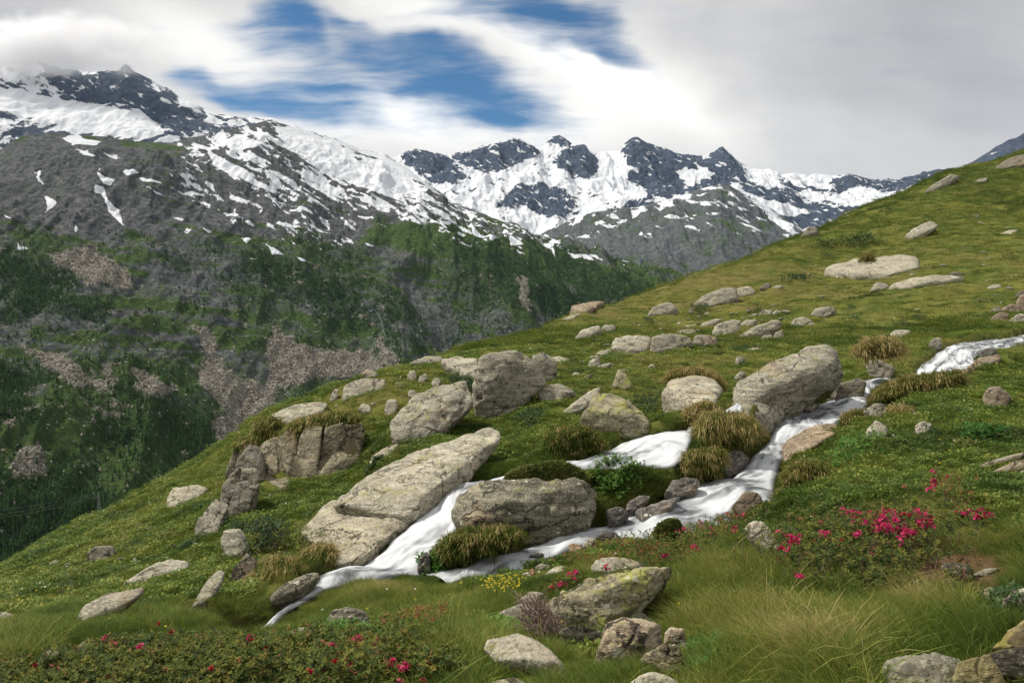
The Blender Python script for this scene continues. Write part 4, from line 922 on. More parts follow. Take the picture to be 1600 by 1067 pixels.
for i, (p, l) in enumerate([([(636,590),(640,580),(647,578),(651,588),(645,595)], 'white oval stone on the right of the knoll top'), ([(653,596),(656,588),(665,583),(668,588),(662,598)], 'small grey stone beside the white oval stone on the knoll'),
   ([(638,612),(645,608),(654,617),(648,624),(639,622)], 'pale stone on the knoll just above the cut block'), ([(674,598),(680,590),(688,592),(690,606),(680,606)], 'squat stone between the white oval stone and the cut block'),
   ([(601,640),(604,625),(620,624),(621,640),(612,650),(604,648)], 'pillar-like stone at the left end of the cut block'), ([(559,636),(568,629),(578,633),(580,644),(570,646)], 'pale round stone under the layered outcrop of the knoll'),
   ([(515,624),(522,608),(529,608),(527,622),(519,627)], 'narrow upright stone at the left of the layered outcrop')]):
    rock(ST_, l, p, 'pale', 0.5, 0.6, sub=3, tint=.92)
# cliff face below the knoll: fractured blocks in one bedrock outcrop
root = bpy.data.objects.new('cliff_outcrop', None); COL.objects.link(root)
hp = hit(500, 745); root.location = tuple(hp)
root['label'] = 'fractured cliff face of stepped blocks under the grassy knoll'; root['category'] = 'cliff'
bpy.context.view_layer.update()
FACE = 16.75
for p, dd, tn in [([(404,712),(409,694),(420,688),(433,696),(436,738),(420,742),(408,730)], .10, .95), ([(436,688),(447,676),(464,674),(466,706),(460,742),(448,744),(438,720)], -.02, .86), ([(467,688),(472,672),(494,664),(503,668),(498,704),(492,746),(478,746),(463,742)], -.10, .97),
   ([(505,692),(508,668),(535,662),(540,682),(524,708),(502,712)], -.05, .92), ([(542,680),(538,664),(566,662),(569,682),(556,704),(540,700)], .06, .84), ([(500,716),(524,710),(538,702),(556,706),(553,720),(545,734),(514,744),(495,746)], -.12, 1.0), ([(398,744),(416,738),(452,746),(446,768),(412,768)], .05, .8), ([(352,738),(364,706),(378,698),(382,730),(368,750)], .5, .8),
   ([(372,702),(378,688),(394,690),(403,706),(402,738),(384,740)], .45, .85),
   ([(400,704),(420,688),(470,666),(520,660),(568,660),(562,716),(520,740),(450,746),(408,738)], .22, .62)]:
    o = rock('block', None, p, 'grey', 0.22, 0.35, FACE + dd, sub=5, tint=tn * .80, crisp=80, cracks=1.2, rough=.45, prot=.0, tcol=(1.03, .98, .86))
    o.parent = root; o.location = tuple(np.array(o.location) - np.array(root.location))
for p, l in [([(343,792),(350,754),(372,730),(400,734),(406,762),(390,794),(364,804)], 'upper block of the broken rib running down left of the cliff'), ([(304,838),(313,806),(334,780),(358,786),(354,816),(336,834)], 'lower block of the broken rib running down left of the cliff'), ([(368,748),(374,712),(392,694),(412,706),(412,742),(392,760)], 'top block of the broken rib where it meets the cliff')]:
    rock(B, l, p, 'grey', 0.5, 0.6, sub=5, tint=.72, crisp=70, cracks=1.8, rough=.9)

# --- stones on the upper meadow
rock('rock_slab', 'great split table-like slab high on the right slope', [(1289,417),(1315,411),(1342,405),(1412,397),(1429,405),(1435,412),(1434,420),(1397,427),(1352,432),(1308,433),(1300,427)], 'pale', 1.5, 0.5, 50, [(1304,419,.5),(1377,412,.5),(1433,408,.3),(1310,431,.4),(1395,426,.4)], 5, crisp=36, rough=.6, tint=.92)
rock('rock_slab', 'long low pale slab below the table-like slab', [(1391,443),(1428,435),(1473,430),(1505,431),(1491,437),(1415,449)], 'pale', 1.6, 0.4, sub=4)
rock(ST_, 'dark thin stone lying on the end of the long low pale slab', [(1484,428),(1488,425),(1508,426),(1506,430),(1490,431)], 'dark', 0.5, 0.5, sub=3, off=-.8)
rock(B, 'pale angular stone on the slope above the table-like slab', [(1415,369),(1428,356),(1453,346),(1465,354),(1443,361),(1424,373)], 'pale', 1.2, 0.4, sub=4, tint=.95)
rock(ST_, 'flat pale stone high at the right frame edge', [(1559,367),(1574,361),(1592,359),(1579,366)], 'pale', 1.4, 0.4, sub=3)
rock('rock_slab', 'slab jutting from the skyline ridge on the right', [(1443,302),(1455,291),(1484,273),(1499,277),(1478,288),(1460,298)], 'grey', 1.0, 0.4, 96, sub=4, tint=.9)
rock(B, 'rocky brow on the skyline at the right frame edge', [(1551,264),(1570,251),(1587,243),(1602,240),(1640,236),(1640,252),(1600,256),(1575,262)], 'dark', 0.6, 0.5, 104, sub=4, tint=1.1)
rock(ST_, 'small grey stone on the skyline below the grey spur', [(1252,370),(1263,354),(1276,355),(1278,362)], 'grey', 0.5, 0.6, 80, sub=4, tint=.9)
rock(ST_, 'pale stone on the upper slope under the ridge slab', [(1521,285),(1532,279),(1543,278),(1540,284)], 'pale', 1.2, 0.4, sub=3, tint=.85)
rock(ST_, 'pale flat stone near the skyline at the right frame edge', [(1580,262),(1590,257),(1604,255),(1600,262)], 'pale', 1.2, 0.4, sub=3, tint=.9)
MEADOW = [
 ([(952,551),(962,527),(1000,525),(1015,526),(1017,540),(1010,548),(976,546),(960,552)], 'squared block forming the left end of the ruined wall', 'pale', 4),
 ([(1015,547),(1020,525),(1055,522),(1075,525),(1085,537),(1050,545),(1020,551)], 'squared lichen-grey block in the middle of the ruined wall', 'grey', 4),
 ([(1055,519),(1070,514),(1096,516),(1085,523),(1065,523)], 'flat capstone lying on the ruined wall', 'grey', 4),
 ([(1061,514),(1075,508),(1080,510),(1070,515)], 'small flat stone behind the capstone of the ruined wall', 'pale', 3),
 ([(1084,537),(1087,524),(1105,523),(1122,528),(1122,536),(1102,541)], 'low block forming the right end of the ruined wall', 'grey', 4),
 ([(1112,521),(1120,507),(1145,499),(1158,500),(1156,513),(1145,523),(1127,526)], 'bright white rounded stone right of the ruined wall', 'pale', 4),
 ([(1156,507),(1167,499),(1183,500),(1173,510)], 'pale stone touching the bright white rounded stone', 'pale', 3),
 ([(1155,526),(1177,510),(1212,500),(1221,507),(1200,516),(1163,528)], 'long pale stone sloping down right of the white rounded stone', 'pale', 4),
 ([(1095,506),(1115,499),(1130,497),(1122,504),(1100,511)], 'flat pale stone above the bright white rounded stone', 'pale', 3),
 ([(1009,493),(1025,477),(1047,472),(1060,481),(1045,491)], 'heaped grey outcrop on the upper meadow', 'grey', 4),
 ([(1082,476),(1100,462),(1132,449),(1147,452),(1153,465),(1112,478)], 'broad layered outcrop on the upper meadow', 'grey', 4),
 ([(1147,452),(1172,447),(1181,457),(1160,463)], 'pale end stone of the broad layered outcrop', 'pale', 3),
 ([(896,531),(910,515),(935,507),(940,516),(916,528)], 'sloping pale outcrop left of the ruined wall', 'pale', 4),
 ([(936,516),(945,507),(962,508),(960,516),(945,520)], 'grey stone beside the sloping pale outcrop', 'grey', 3),
 ([(891,488),(895,477),(920,472),(943,471),(937,478),(911,488)], 'remains of a dry stone wall on the skyline', 'brown', 4),
 ([(879,500),(894,492),(908,489),(896,498)], 'loose stones heap below the skyline wall', 'pale', 3),
 ([(1184,492),(1192,484),(1207,484),(1204,492)], 'grey stone with a pale twin on the meadow', 'grey', 3),
 ([(1205,491),(1212,485),(1221,486),(1216,491)], 'pale twin of the grey stone on the meadow', 'pale', 3),
 ([(1236,507),(1242,497),(1255,495),(1269,501),(1256,509)], 'rounded grey stone between the meadow and the largest boulder', 'pale', 4),
 ([(1266,492),(1277,481),(1298,477),(1306,484),(1291,496)], 'flat mossy stone flush in the meadow', 'grey', 4),
 ([(1188,532),(1192,524),(1206,523),(1208,531)], 'square pale stone under the long pale stone', 'pale', 3),
 ([(1208,531),(1211,519),(1222,516),(1226,524),(1216,529)], 'tilted grey stone beside the square pale stone', 'grey', 3),
 ([(1391,520),(1400,515),(1422,516),(1416,529),(1395,531)], 'white block in the turf above the overhanging tussock', 'pale', 4),
 ([(1536,618),(1545,605),(1562,603),(1580,619),(1574,636),(1543,637)], 'rounded brownish boulder in the grass on the right', 'brown', 4),
 ([(1354,672),(1370,656),(1386,663),(1385,686),(1361,681)], 'pale stone at the left of the straw tussock', 'pale', 4),
 ([(1351,640),(1366,631),(1381,631),(1387,643),(1370,654)], 'grey stone above the straw tussock', 'grey', 4),
 ([(1431,664),(1443,658),(1457,663),(1446,677),(1434,680)], 'pale stone at the right of the straw tussock', 'pale', 4),
 ([(1352,566),(1370,561),(1398,574),(1388,590),(1366,586)], 'dark-sided rock in the hollow under the overhanging tussock', 'grey', 4),
 ([(1452,536),(1458,527),(1470,527),(1472,540),(1460,545)], 'grey stone at the left of the upper pool', 'grey', 3),
 ([(1523,556),(1532,547),(1546,543),(1558,547),(1546,557)], 'dark wet boulder in the upper pool', 'wet', 4),
 ([(1513,572),(1532,558),(1566,553),(1558,564),(1526,576)], 'pale flat boulder in front of the dark wet boulder', 'brown', 4),
 ([(1528,727),(1565,715),(1602,706),(1602,713),(1560,724),(1535,731)], 'upper of two long stone beams lying in the grass on the right', 'grey', 4),
 ([(1545,738),(1575,724),(1604,716),(1604,730),(1575,738),(1555,741)], 'lower of two long stone beams lying in the grass on the right', 'brown', 4),
 ([(1586,740),(1604,732),(1640,730),(1640,742),(1600,743)], 'flat stone below the two long stone beams', 'grey', 3),
 ([(738,613),(748,598),(757,612),(752,640),(740,632)], 'narrow stone wedged under the left edge of the tall boulder', 'grey', 3),
 ([(855,558),(870,556),(890,560),(882,566),(866,566)], 'flat stone just behind the rounded grey boulder', 'pale', 3),
 ([(918,572),(924,561),(936,560),(938,568),(928,574)], 'grey stone with a flat cap in the grass above the pyramid boulder', 'grey', 3),
 ([(918,560),(926,555),(939,556),(936,561)], 'flat cap stone on the grey stone above the pyramid boulder', 'pale', 3),
 ([(930,574),(944,568),(956,567),(945,576)], 'flake lying below the flat cap stone', 'grey', 3),
 ([(893,585),(900,581),(908,585),(900,588)], 'small pale pebble-like stone above the egg-shaped boulder', 'pale', 3),
 ([(907,593),(917,586),(926,585),(920,592)], 'dark edged flake above the pyramid boulder', 'dark', 3),
 ([(929,553),(940,547),(953,547),(950,554),(938,556)], 'white flat stone left of the ruined wall foot', 'pale', 3),
 ([(971,553),(985,546),(998,548),(992,555)], 'dark stone at the foot of the ruined wall', 'dark', 3),
 ([(1012,574),(1018,568),(1024,571),(1022,576)], 'small white stone in the straw above the round boulder', 'pale', 3),
 ([(1150,560),(1156,556),(1164,560),(1160,570),(1150,570)], 'half buried stone above the largest boulder', 'grey', 3),
 ([(1164,546),(1178,543),(1192,543),(1180,548)], 'flat sliver of stone in the turf above the largest boulder', 'pale', 3),
 ([(1148,590),(1156,580),(1166,582),(1160,592),(1152,598)], 'stone tucked at the upper left of the largest boulder', 'grey', 3),
 ([(1188,450),(1196,442),(1205,444),(1200,452)], 'dark rounded stone right of the broad layered outcrop', 'dark', 3),
 ([(1205,450),(1214,446),(1224,447),(1216,451)], 'small flat stone right of the dark rounded stone', 'pale', 3),
 ([(1360,452),(1370,441),(1384,443),(1390,449),(1376,454)], 'stone in a dark hollow under the table-like slab', 'grey', 3),
 ([(1543,450),(1552,444),(1568,446),(1560,450)], 'flat stone in the meadow above the stone pile', 'pale', 3),
]
for p, l, mk, sb in MEADOW:
    nm = B if sb == 4 and 'boulder' in l else ST_
    rock(nm, l, p, mk, 0.9 if ('flat' in l or 'slab' in l or 'outcrop' in l) else 0.55, 0.55, sub=sb, tint=.95 if mk != 'wet' else 1.3)
for p, l, mk in [([(1550,496),(1562,488),(1576,490),(1572,500),(1556,502)], 'pale stone at the lower left of the stone pile by the upper stream', 'brown'), ([(1566,482),(1580,474),(1592,478),(1588,490),(1572,490)], 'brown stone in the middle of the stone pile by the upper stream', 'brown'),
   ([(1548,484),(1560,479),(1568,484),(1558,488)], 'small flat stone at the upper left of the stone pile', 'grey'), ([(1588,470),(1600,458),(1625,462),(1620,486),(1594,486)], 'large stone of the stone pile at the right frame edge', 'brown'),
   ([(1576,502),(1592,490),(1606,492),(1604,504),(1586,506)], 'pale stone at the foot of the stone pile', 'pale'), ([(1584,468),(1592,456),(1604,452),(1606,462)], 'topmost stone of the stone pile at the right frame edge', 'dark')]:
    rock(ST_, l, p, mk, 0.5, 0.6, sub=4, tint=.9)
# little stones by the foreground path of the water
for p, l, mk, tc in [([(888,851),(893,848),(905,850),(911,858),(903,865),(892,861)], 'small orange-tinted stone near the jagged dark stone', 'pale', (1.1,.85,.7)), ([(910,852),(922,839),(931,841),(922,857)], 'small pale stone beside the orange-tinted stone', 'pale', None), ([(836,885),(846,880),(861,883),(858,889),(842,890)], 'thin flat stone on the bank of the side stream', 'pale', None),
   ([(826,892),(832,887),(836,892),(832,899)], 'tiny orange-tinted stone below the thin flat stone', 'brown', (1.2,.9,.7)), ([(850,897),(862,889),(874,882),(886,886),(876,895)], 'rounded pale stone below the thin flat stone', 'pale', None), ([(816,896),(826,893),(832,899),(820,901)], 'whitish chip at the edge of the side stream', 'pale', None)]:
    rock(ST_, l, p, mk, 0.6, 0.5, sub=3, tint=.9, tcol=tc)

# scattered small stones, alike
STONE_ME = []
for k in range(7):
    r_ = np.random.default_rng(900 + k)
    pts = r_.normal(size=(14, 3)); pts /= np.linalg.norm(pts, axis=1)[:, None]
    pts *= np.array([1.0, 0.75, 0.42])
    V_, F_ = shape_rock(pts, 3, 700 + k, .8)
    STONE_ME.append(new_mesh('stone', V_, F_, [ROCK['pale' if k % 3 else 'grey']]))
def stone(u, v, px, k, label, group):
    h_ = hit(u, v)
    if h_ is None: return
    s_ = px * h_[1] / F / 2
    o = link('stone', STONE_ME[k % 7], label=label, cat='stone', group=group, loc=h_ + np.array([0, 0, 0.12 * s_]))
    o.scale = (s_, s_, s_); o.rotation_euler = (random.uniform(-.25, .25), random.uniform(-.25, .25), random.uniform(0, 6.28))
    o.color = (random.uniform(.75, 1.05),) * 3 + (1,)
def field(n, area, px, label, group, sd):
    r_ = np.random.default_rng(sd); area = np.array(area, float); c_ = 0
    while c_ < n:
        u, v = r_.uniform(area[:, 0].min(), area[:, 0].max()), r_.uniform(area[:, 1].min(), area[:, 1].max())
        if poly_sd(np.array([u]), np.array([v]), area)[0] > 0: continue
        if any(poly_sd(np.array([u]), np.array([v]), p)[0] < 3 for p, _, _, _ in ROCK_POLYS): continue
        stone(u, v, r_.uniform(*px) * (0.7 + 0.6 * r_.random()), int(r_.integers(0, 7)), label, group); c_ += 1
field(64, [(870,560),(1000,490),(1200,470),(1280,500),(1280,530),(1100,560),(960,600)], (7, 15), 'small pale stone scattered in the turf around the ruined wall', 'small stones around the ruined wall', 1)
field(34, [(1280,470),(1300,380),(1480,330),(1590,330),(1590,480),(1400,500)], (5, 11), 'small pale stone dotting the upper right meadow', 'small stones on the upper meadow', 2)
field(34, [(60,890),(130,850),(240,800),(300,850),(180,900),(80,930)], (9, 20), 'small grey stone strewn over the left slope', 'small stones on the left slope', 3)
field(14, [(560,640),(600,570),(690,575),(640,640)], (6, 12), 'small pale stone on the grassy knoll top', 'small stones on the knoll', 4)
field(14, [(300,780),(380,720),(440,780),(400,850),(320,880)], (7, 15), 'small grey stone among turf below the cliff', 'small stones below the cliff', 5)
field(18, [(1290,700),(1560,640),(1560,780),(1300,780)], (5, 9), 'small pale stone sunk in the grass right of the cascade', 'small stones right of the cascade', 6)
for x in [(85,880,22),(97,889,18),(110,884,20),(74,893,16),(120,872,16),(66,900,14),(104,872,14),(90,896,12),(128,884,14)]:
    stone(*x, int(x[0]) % 7, 'flat stone in the tumbled heap on the left slope', 'tumbled stone heap on the left slope')

# ------------------------------------------------------------------ grass
BUSH_POLYS = [[(1215,872),(1230,830),(1320,798),(1380,790),(1450,795),(1480,830),(1460,880),(1420,915),(1380,935),(1320,920),(1250,910)], [(990,870),(1000,840),(1060,815),(1160,800),(1170,832),(1120,855),(1080,880),(1000,890)],
 [(-40,1066),(40,1045),(130,1015),(220,992),(330,985),(430,1000),(520,990),(620,1000),(640,1045),(600,1090),(-40,1100)], [(1440,810),(1450,735),(1500,740),(1500,800)], [(1485,825),(1495,795),(1550,795),(1550,825)]]
def leaf_mat(name, cols, attr_kind='GEOMETRY', trans=0.35, rough=0.65, per='tint'):
    m, t = mat(name)
    x = t.m('ADD', t.attr(per, attr_kind), t.m('MULTIPLY', t.m('SUBTRACT', t.attr('bt'), 0.5), 0.55)) if attr_kind == 'INSTANCER' else t.attr(per, attr_kind)
    c = cols[0][1]
    for k in range(1, len(cols)):
        c = t.mix(t.ss(x, cols[k - 1][0], cols[k][0]), c, cols[k][1])
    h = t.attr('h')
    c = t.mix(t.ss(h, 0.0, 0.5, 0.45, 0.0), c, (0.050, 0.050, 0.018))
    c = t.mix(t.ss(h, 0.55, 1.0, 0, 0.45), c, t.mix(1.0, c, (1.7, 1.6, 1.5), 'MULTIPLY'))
    b = t.bsdf(c, rough, 0.25)
    tr = t.n('ShaderNodeBsdfTranslucent', ins={'Color': c}).outputs[0]
    mx_ = t.n('ShaderNodeMixShader', ins={0: trans, 1: b, 2: tr})
    t.out(mx_.outputs[0])
    return m
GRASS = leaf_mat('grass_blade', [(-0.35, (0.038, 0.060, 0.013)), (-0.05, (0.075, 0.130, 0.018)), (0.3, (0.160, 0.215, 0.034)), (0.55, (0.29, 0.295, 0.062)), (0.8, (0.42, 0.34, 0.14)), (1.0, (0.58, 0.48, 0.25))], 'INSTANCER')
def blades(n, rad, h, lean, width, seed, droop=0.5, segs=2, wind=(0, 0)):
    r_ = np.random.default_rng(seed); Vs, Fs, H = [], [], []
    for i in range(n):
        a = r_.uniform(0, 6.283); rr = rad * math.sqrt(r_.random())
        b = np.array([math.cos(a) * rr, math.sin(a) * rr, 0])
        az = a + r_.normal(0, 0.9); ln = abs(r_.normal(lean, lean * 0.5)) + 0.05
        d = np.array([math.cos(az) * ln + wind[0], math.sin(az) * ln + wind[1], 1.0]); d /= np.linalg.norm(d)
        hh = h * r_.uniform(0.55, 1.15); wd = width * r_.uniform(0.7, 1.2)
        side = np.array([-math.sin(az + 1.2), math.cos(az + 1.2), 0]) * wd / 2
        pts = []
        for s in range(segs + 1):
            f = s / segs
            p = b + d * hh * f + np.array([d[0], d[1], -0.35]) * hh * droop * f * f
            pts.append(p)
        k = len(Vs)
        for s in range(segs):
            wv = 1 - 0.45 * s / segs
            Vs += [pts[s] - side * wv, pts[s] + side * wv]; H += [s / segs] * 2
        Vs.append(pts[-1]); H.append(1.0)
        for s in range(segs - 1):
            Fs += [[k + 2 * s, k + 2 * s + 1, k + 2 * s + 3], [k + 2 * s, k + 2 * s + 3, k + 2 * s + 2]]
        e = k + 2 * (segs - 1); Fs.append([e, e + 1, e + 2])
    return np.array(Vs), np.array(Fs), np.array(H), np.repeat(r_.random(n), 2 * segs + 1)
def leaves(n, rad, h, size, seed, up=0.6, aspect=0.45):
    r_ = np.random.default_rng(seed); Vs, Fs, H = [], [], []
    for i in range(n):
        a = r_.uniform(0, 6.283); rr = rad * math.sqrt(r_.random())
        b = np.array([math.cos(a) * rr, math.sin(a) * rr, h * r_.random() * (1 - 0.5 * (rr / rad) ** 2)])
        az = r_.uniform(0, 6.283); L = size * r_.uniform(0.6, 1.2)
        d = np.array([math.cos(az), math.sin(az), up * r_.uniform(0.2, 1.4)]); d /= np.linalg.norm(d)
        s = np.cross(d, [0, 0, 1]); s /= np.linalg.norm(s) + 1e-9; s = s * L * aspect / 2
        k = len(Vs); Vs += [b, b + d * L * 0.5 + s, b + d * L, b + d * L * 0.5 - s]
        Fs += [[k, k + 1, k + 2], [k, k + 2, k + 3]]; H += [b[2] / h * 0.7 + 0.1] * 2 + [b[2] / h * 0.6 + 0.4, b[2] / h * 0.7 + 0.1]
    return np.array(Vs), np.array(Fs), np.array(H), np.repeat(r_.random(n), 4)
def loose(name, geo, mats):
    me = new_mesh(name, geo[0], geo[1], mats, smooth=False, attrs={'h': geo[2], 'bt': geo[3]})
    return bpy.data.objects.new(name, me)            # a source for the scatter, not placed in the scene itself
TUFT = [loose('grass_tuft', blades(46, .11, .20, .42, .0042, 1, .65, 3, (-.22, -.08)), [GRASS]), loose('grass_tuft', blades(66, .09, .10, .5, .0034, 2, .35, 2), [GRASS]),
        loose('grass_tuft', blades(44, .09, .24, .60, .0040, 3, 1.0, 3, (-.3, -.15)), [GRASS]), loose('grass_tuft', leaves(44, .10, .07, .045, 4), [GRASS]),
        loose('grass_tuft', blades(80, .13, .05, .6, .006, 5, .2, 2), [GRASS]), loose('grass_tuft', blades(90, .45, .085, .6, .018, 6, .4, 2), [GRASS]),
        loose('grass_tuft', blades(9, .08, .34, .35, .0055, 7, .8, 3, (-.15, -.05)), [GRASS])]
def scatter_nodes(name, objs):
    ng = bpy.data.node_groups.new(name, 'GeometryNodeTree')
    ng.interface.new_socket('Geometry', in_out='INPUT', socket_type='NodeSocketGeometry')
    ng.interface.new_socket('Geometry', in_out='OUTPUT', socket_type='NodeSocketGeometry')
    N_ = ng.nodes; Lk = ng.links
    gi = N_.new('NodeGroupInput'); go = N_.new('NodeGroupOutput')
    jn = N_.new('GeometryNodeGeometryToInstance')
    for o in objs:
        oi = N_.new('GeometryNodeObjectInfo'); oi.inputs['Object'].default_value = o
        try: oi.inputs['As Instance'].default_value = True
        except Exception: pass
        Lk.new(oi.outputs['Geometry'], jn.inputs[0])
    def at(n_, ty):
        a = N_.new('GeometryNodeInputNamedAttribute'); a.data_type = ty; a.inputs[0].default_value = n_
        return a.outputs[0]
    ip = N_.new('GeometryNodeInstanceOnPoints')
    mp = N_.new('GeometryNodeMeshToPoints'); Lk.new(gi.outputs[0], mp.inputs[0])
    Lk.new(mp.outputs[0], ip.inputs['Points']); ip.inputs['Pick Instance'].default_value = True
    if len(objs) == 1:
        pass
    # one instance per source object
    j2 = N_.new('GeometryNodeJoinGeometry')
    for l in list(jn.inputs[0].links): 
        Lk.new(l.from_socket, j2.inputs[0])
    N_.remove(jn)
    Lk.new(j2.outputs[0], ip.inputs['Instance'])
    Lk.new(at('kind_index', 'INT'), ip.inputs['Instance Index'])
    rot = N_.new('FunctionNodeEulerToRotation'); Lk.new(at('rot', 'FLOAT_VECTOR'), rot.inputs[0])
    Lk.new(rot.outputs[0], ip.inputs['Rotation']); Lk.new(at('size', 'FLOAT_VECTOR'), ip.inputs['Scale'])
    Lk.new(ip.outputs[0], go.inputs[0])
    return ng
def scatter(name, P, idx, rot, size, tint, objs, label=None):
    me = bpy.data.meshes.new(name); n = len(P)
    me.vertices.add(n); me.vertices.foreach_set('co', np.asarray(P, np.float32).ravel())
    a = me.attributes.new('kind_index', 'INT', 'POINT'); a.data.foreach_set('value', np.asarray(idx, np.int32))
    a = me.attributes.new('rot', 'FLOAT_VECTOR', 'POINT'); a.data.foreach_set('vector', np.asarray(rot, np.float32).ravel())
    a = me.attributes.new('size', 'FLOAT_VECTOR', 'POINT'); a.data.foreach_set('vector', np.asarray(size, np.float32).ravel())
    a = me.attributes.new('tint', 'FLOAT', 'POINT'); a.data.foreach_set('value', np.asarray(tint, np.float32))
    o = link(name, me, kind='stuff', label=label)
    md = o.modifiers.new('scatter', 'NODES'); md.node_group = scatter_nodes(name + '_scatter', objs)
    return o
def ground_samples(bands, sd):
    r_ = np.random.default_rng(sd); out = []
    for y0, y1, n in bands:
        y = np.sqrt(r_.uniform(y0 * y0, y1 * y1, n)); x = y * r_.uniform(-0.80, 0.80, n) + r_.uniform(-1, 1, n) * np.minimum(1.6, 12 / y)
        out.append(V3(x, y, np.zeros(n)))
    P = np.concatenate(out); P[:, 2] = ground_z(P[:, 0], P[:, 1]); return P
def keep_off_rocks(P):
    keep = np.ones(len(P), bool)
    for poly, D, (R, sc, c0, ctr, N, Dn), DM in ROCK_POLYS:
        rad = np.linalg.norm(sc) * 1.2
        k = np.where((np.abs(P[:, 0] - c0[0]) < rad) & (np.abs(P[:, 1] - c0[1]) < rad))[0]
        if len(k): keep[k[(((P[k] - c0) @ R / sc - ctr) @ N.T <= Dn[None] + 0.02).all(1)]] = False
    return keep
G = ground_samples([(1.2, 5, 13000), (5, 10, 23000), (10, 18, 36000), (18, 36, 46000), (36, 125, 52000)], 3)
Bk = ground_samples([(8, 20, 60000)], 4); bs_, _ = stream_field(Bk[:, 0], Bk[:, 1]); G = np.concatenate([G, Bk[bs_ < 0.8]])
def on_face(poly, n_, sd):                       # turf on banks too steep to be met from above
    r_ = np.random.default_rng(sd); poly = np.array(poly, float); out = []
    while len(out) < n_:
        u_, v_ = r_.uniform(poly[:, 0].min(), poly[:, 0].max()), r_.uniform(poly[:, 1].min(), poly[:, 1].max())
        if poly_sd(np.array([u_]), np.array([v_]), poly)[0] < 0:
            h_ = hit(u_, v_); out.append(h_ if h_ is not None else np.array([0, -5., 0]))
    return np.array(out)
G = np.concatenate([G, on_face([(925,735),(960,728),(1035,724),(1085,708),(1130,700),(1160,716),(1130,745),(1050,762),(990,795),(940,815),(930,790)], 1700, 8), on_face([(690,760),(720,735),(780,725),(900,712),(935,735),(930,760),(760,750)], 700, 9), on_face([(1195,720),(1225,712),(1290,700),(1290,760),(1210,800)], 500, 10), on_face([(1370,640),(1380,600),(1450,592),(1520,585),(1520,600),(1440,620)], 400, 11)])
sd_, _ = stream_field(G[:, 0], G[:, 1])
G = G[(sd_ > 0.10) & keep_off_rocks(G)]
sd_, _ = stream_field(G[:, 0], G[:, 1])
u_, v_ = proj(G); Y = G[:, 1]; n = len(G)
pn = fbm(G * np.array([1, 1, .4]) / 1.7, 3, 61); pn2 = fbm(G / 0.55, 2, 65); pn3 = fbm(G * np.array([1, 1, .4]) / 6.0, 3, 68)
R1 = rng.random(n)
def pt(u, v, ru, rv): return np.exp(-((u_ - u) / ru) ** 2 - ((v_ - v) / rv) ** 2)
straw = 0.20 + 0.36 * pn + 0.28 * pn2 + 0.14 * rng.normal(size=n) + 0.14 * sstep(Y, 26, 60)
for a in ((1430,935,40,22,.35),(1500,900,90,45,.35),(590,912,38,14,.4),(1130,660,60,25,.3),(1395,560,80,25,.3),(470,690,70,25,.2),(620,620,100,35,.22),(1000,580,90,25,.2),(1300,1010,90,18,.22),(1240,960,50,15,.2),(1500,985,40,14,.2),(1130,565,110,20,.3),(440,930,60,30,.25),(430,880,60,30,.18),(850,735,80,20,.15),(1110,890,60,20,.2),(720,940,60,25,.12)):
    straw += a[4] * pt(*a[:4])
for a in ((960,750,50,30),(600,890,120,25),(1250,800,90,40),(780,880,80,30),(820,690,90,30),(1350,470,150,30),(1480,700,120,60)):
    straw -= 0.22 * pt(*a[:4])
straw -= 0.35 * sstep(fbm(G * np.array([1, 1, .4]) / 1.1, 3, 71), 0.15, 0.55)
straw += -0.24 * sstep(Y, 58, 85) + 0.40 * fbm(G / 5.0, 3, 75) * sstep(Y, 25, 45)
straw = np.clip(straw, -0.35, 1.0)
tall = sstep(Y, 10.5, 6.5) * sstep(v_, 800, 880)
tall = np.maximum(tall, 0.8 * pt(620, 930, 260, 50)); tall *= 1 - 0.75 * pt(930, 1020, 190, 75); tall *= 0.55 + 0.45 * sstep(pn3, -0.35, 0.25)
bankk = sstep(sd_, 0.55, 0.12)
idx = np.where(R1 < 0.30, 1, np.where(R1 < 0.55, 4, np.where(R1 < 0.80, 3, 1)))
idx = np.where((tall > 0.3) & (R1 > 0.25), np.where(R1 > 0.72, 2, 0), idx)
idx = np.where((straw > 0.5) & (Y < 36) & (R1 > 0.5), 2, idx)
idx = np.where((bankk > 0.4) & (R1 > 0.45), np.where(R1 > 0.8, 2, 1), idx)
idx = np.where((Y < 9) & (rng.random(n) < .10), 6, idx)
idx = np.where(Y > 30, 5, idx)
sz = np.ones(n) * 0.85
sz = np.where((idx == 0), 0.42 + 0.36 * tall, sz); sz = np.where((idx == 2), 0.42 + 0.28 * tall + 0.12 * (Y > 10), sz)
sz = np.where((idx == 4) | (idx == 3), 0.9 + 0.5 * sstep(Y, 8, 25), sz); sz = np.where(idx == 1, 0.85 + 0.25 * sstep(Y, 8, 25), sz)
sz = np.where(idx == 6, .35 + .5 * tall, sz)
sz = np.where(idx == 5, 1.0 + 0.8 * sstep(Y, 40, 110), sz)
sz = sz * rng.uniform(0.7, 1.25, n) * (1 + 0.3 * pn2)
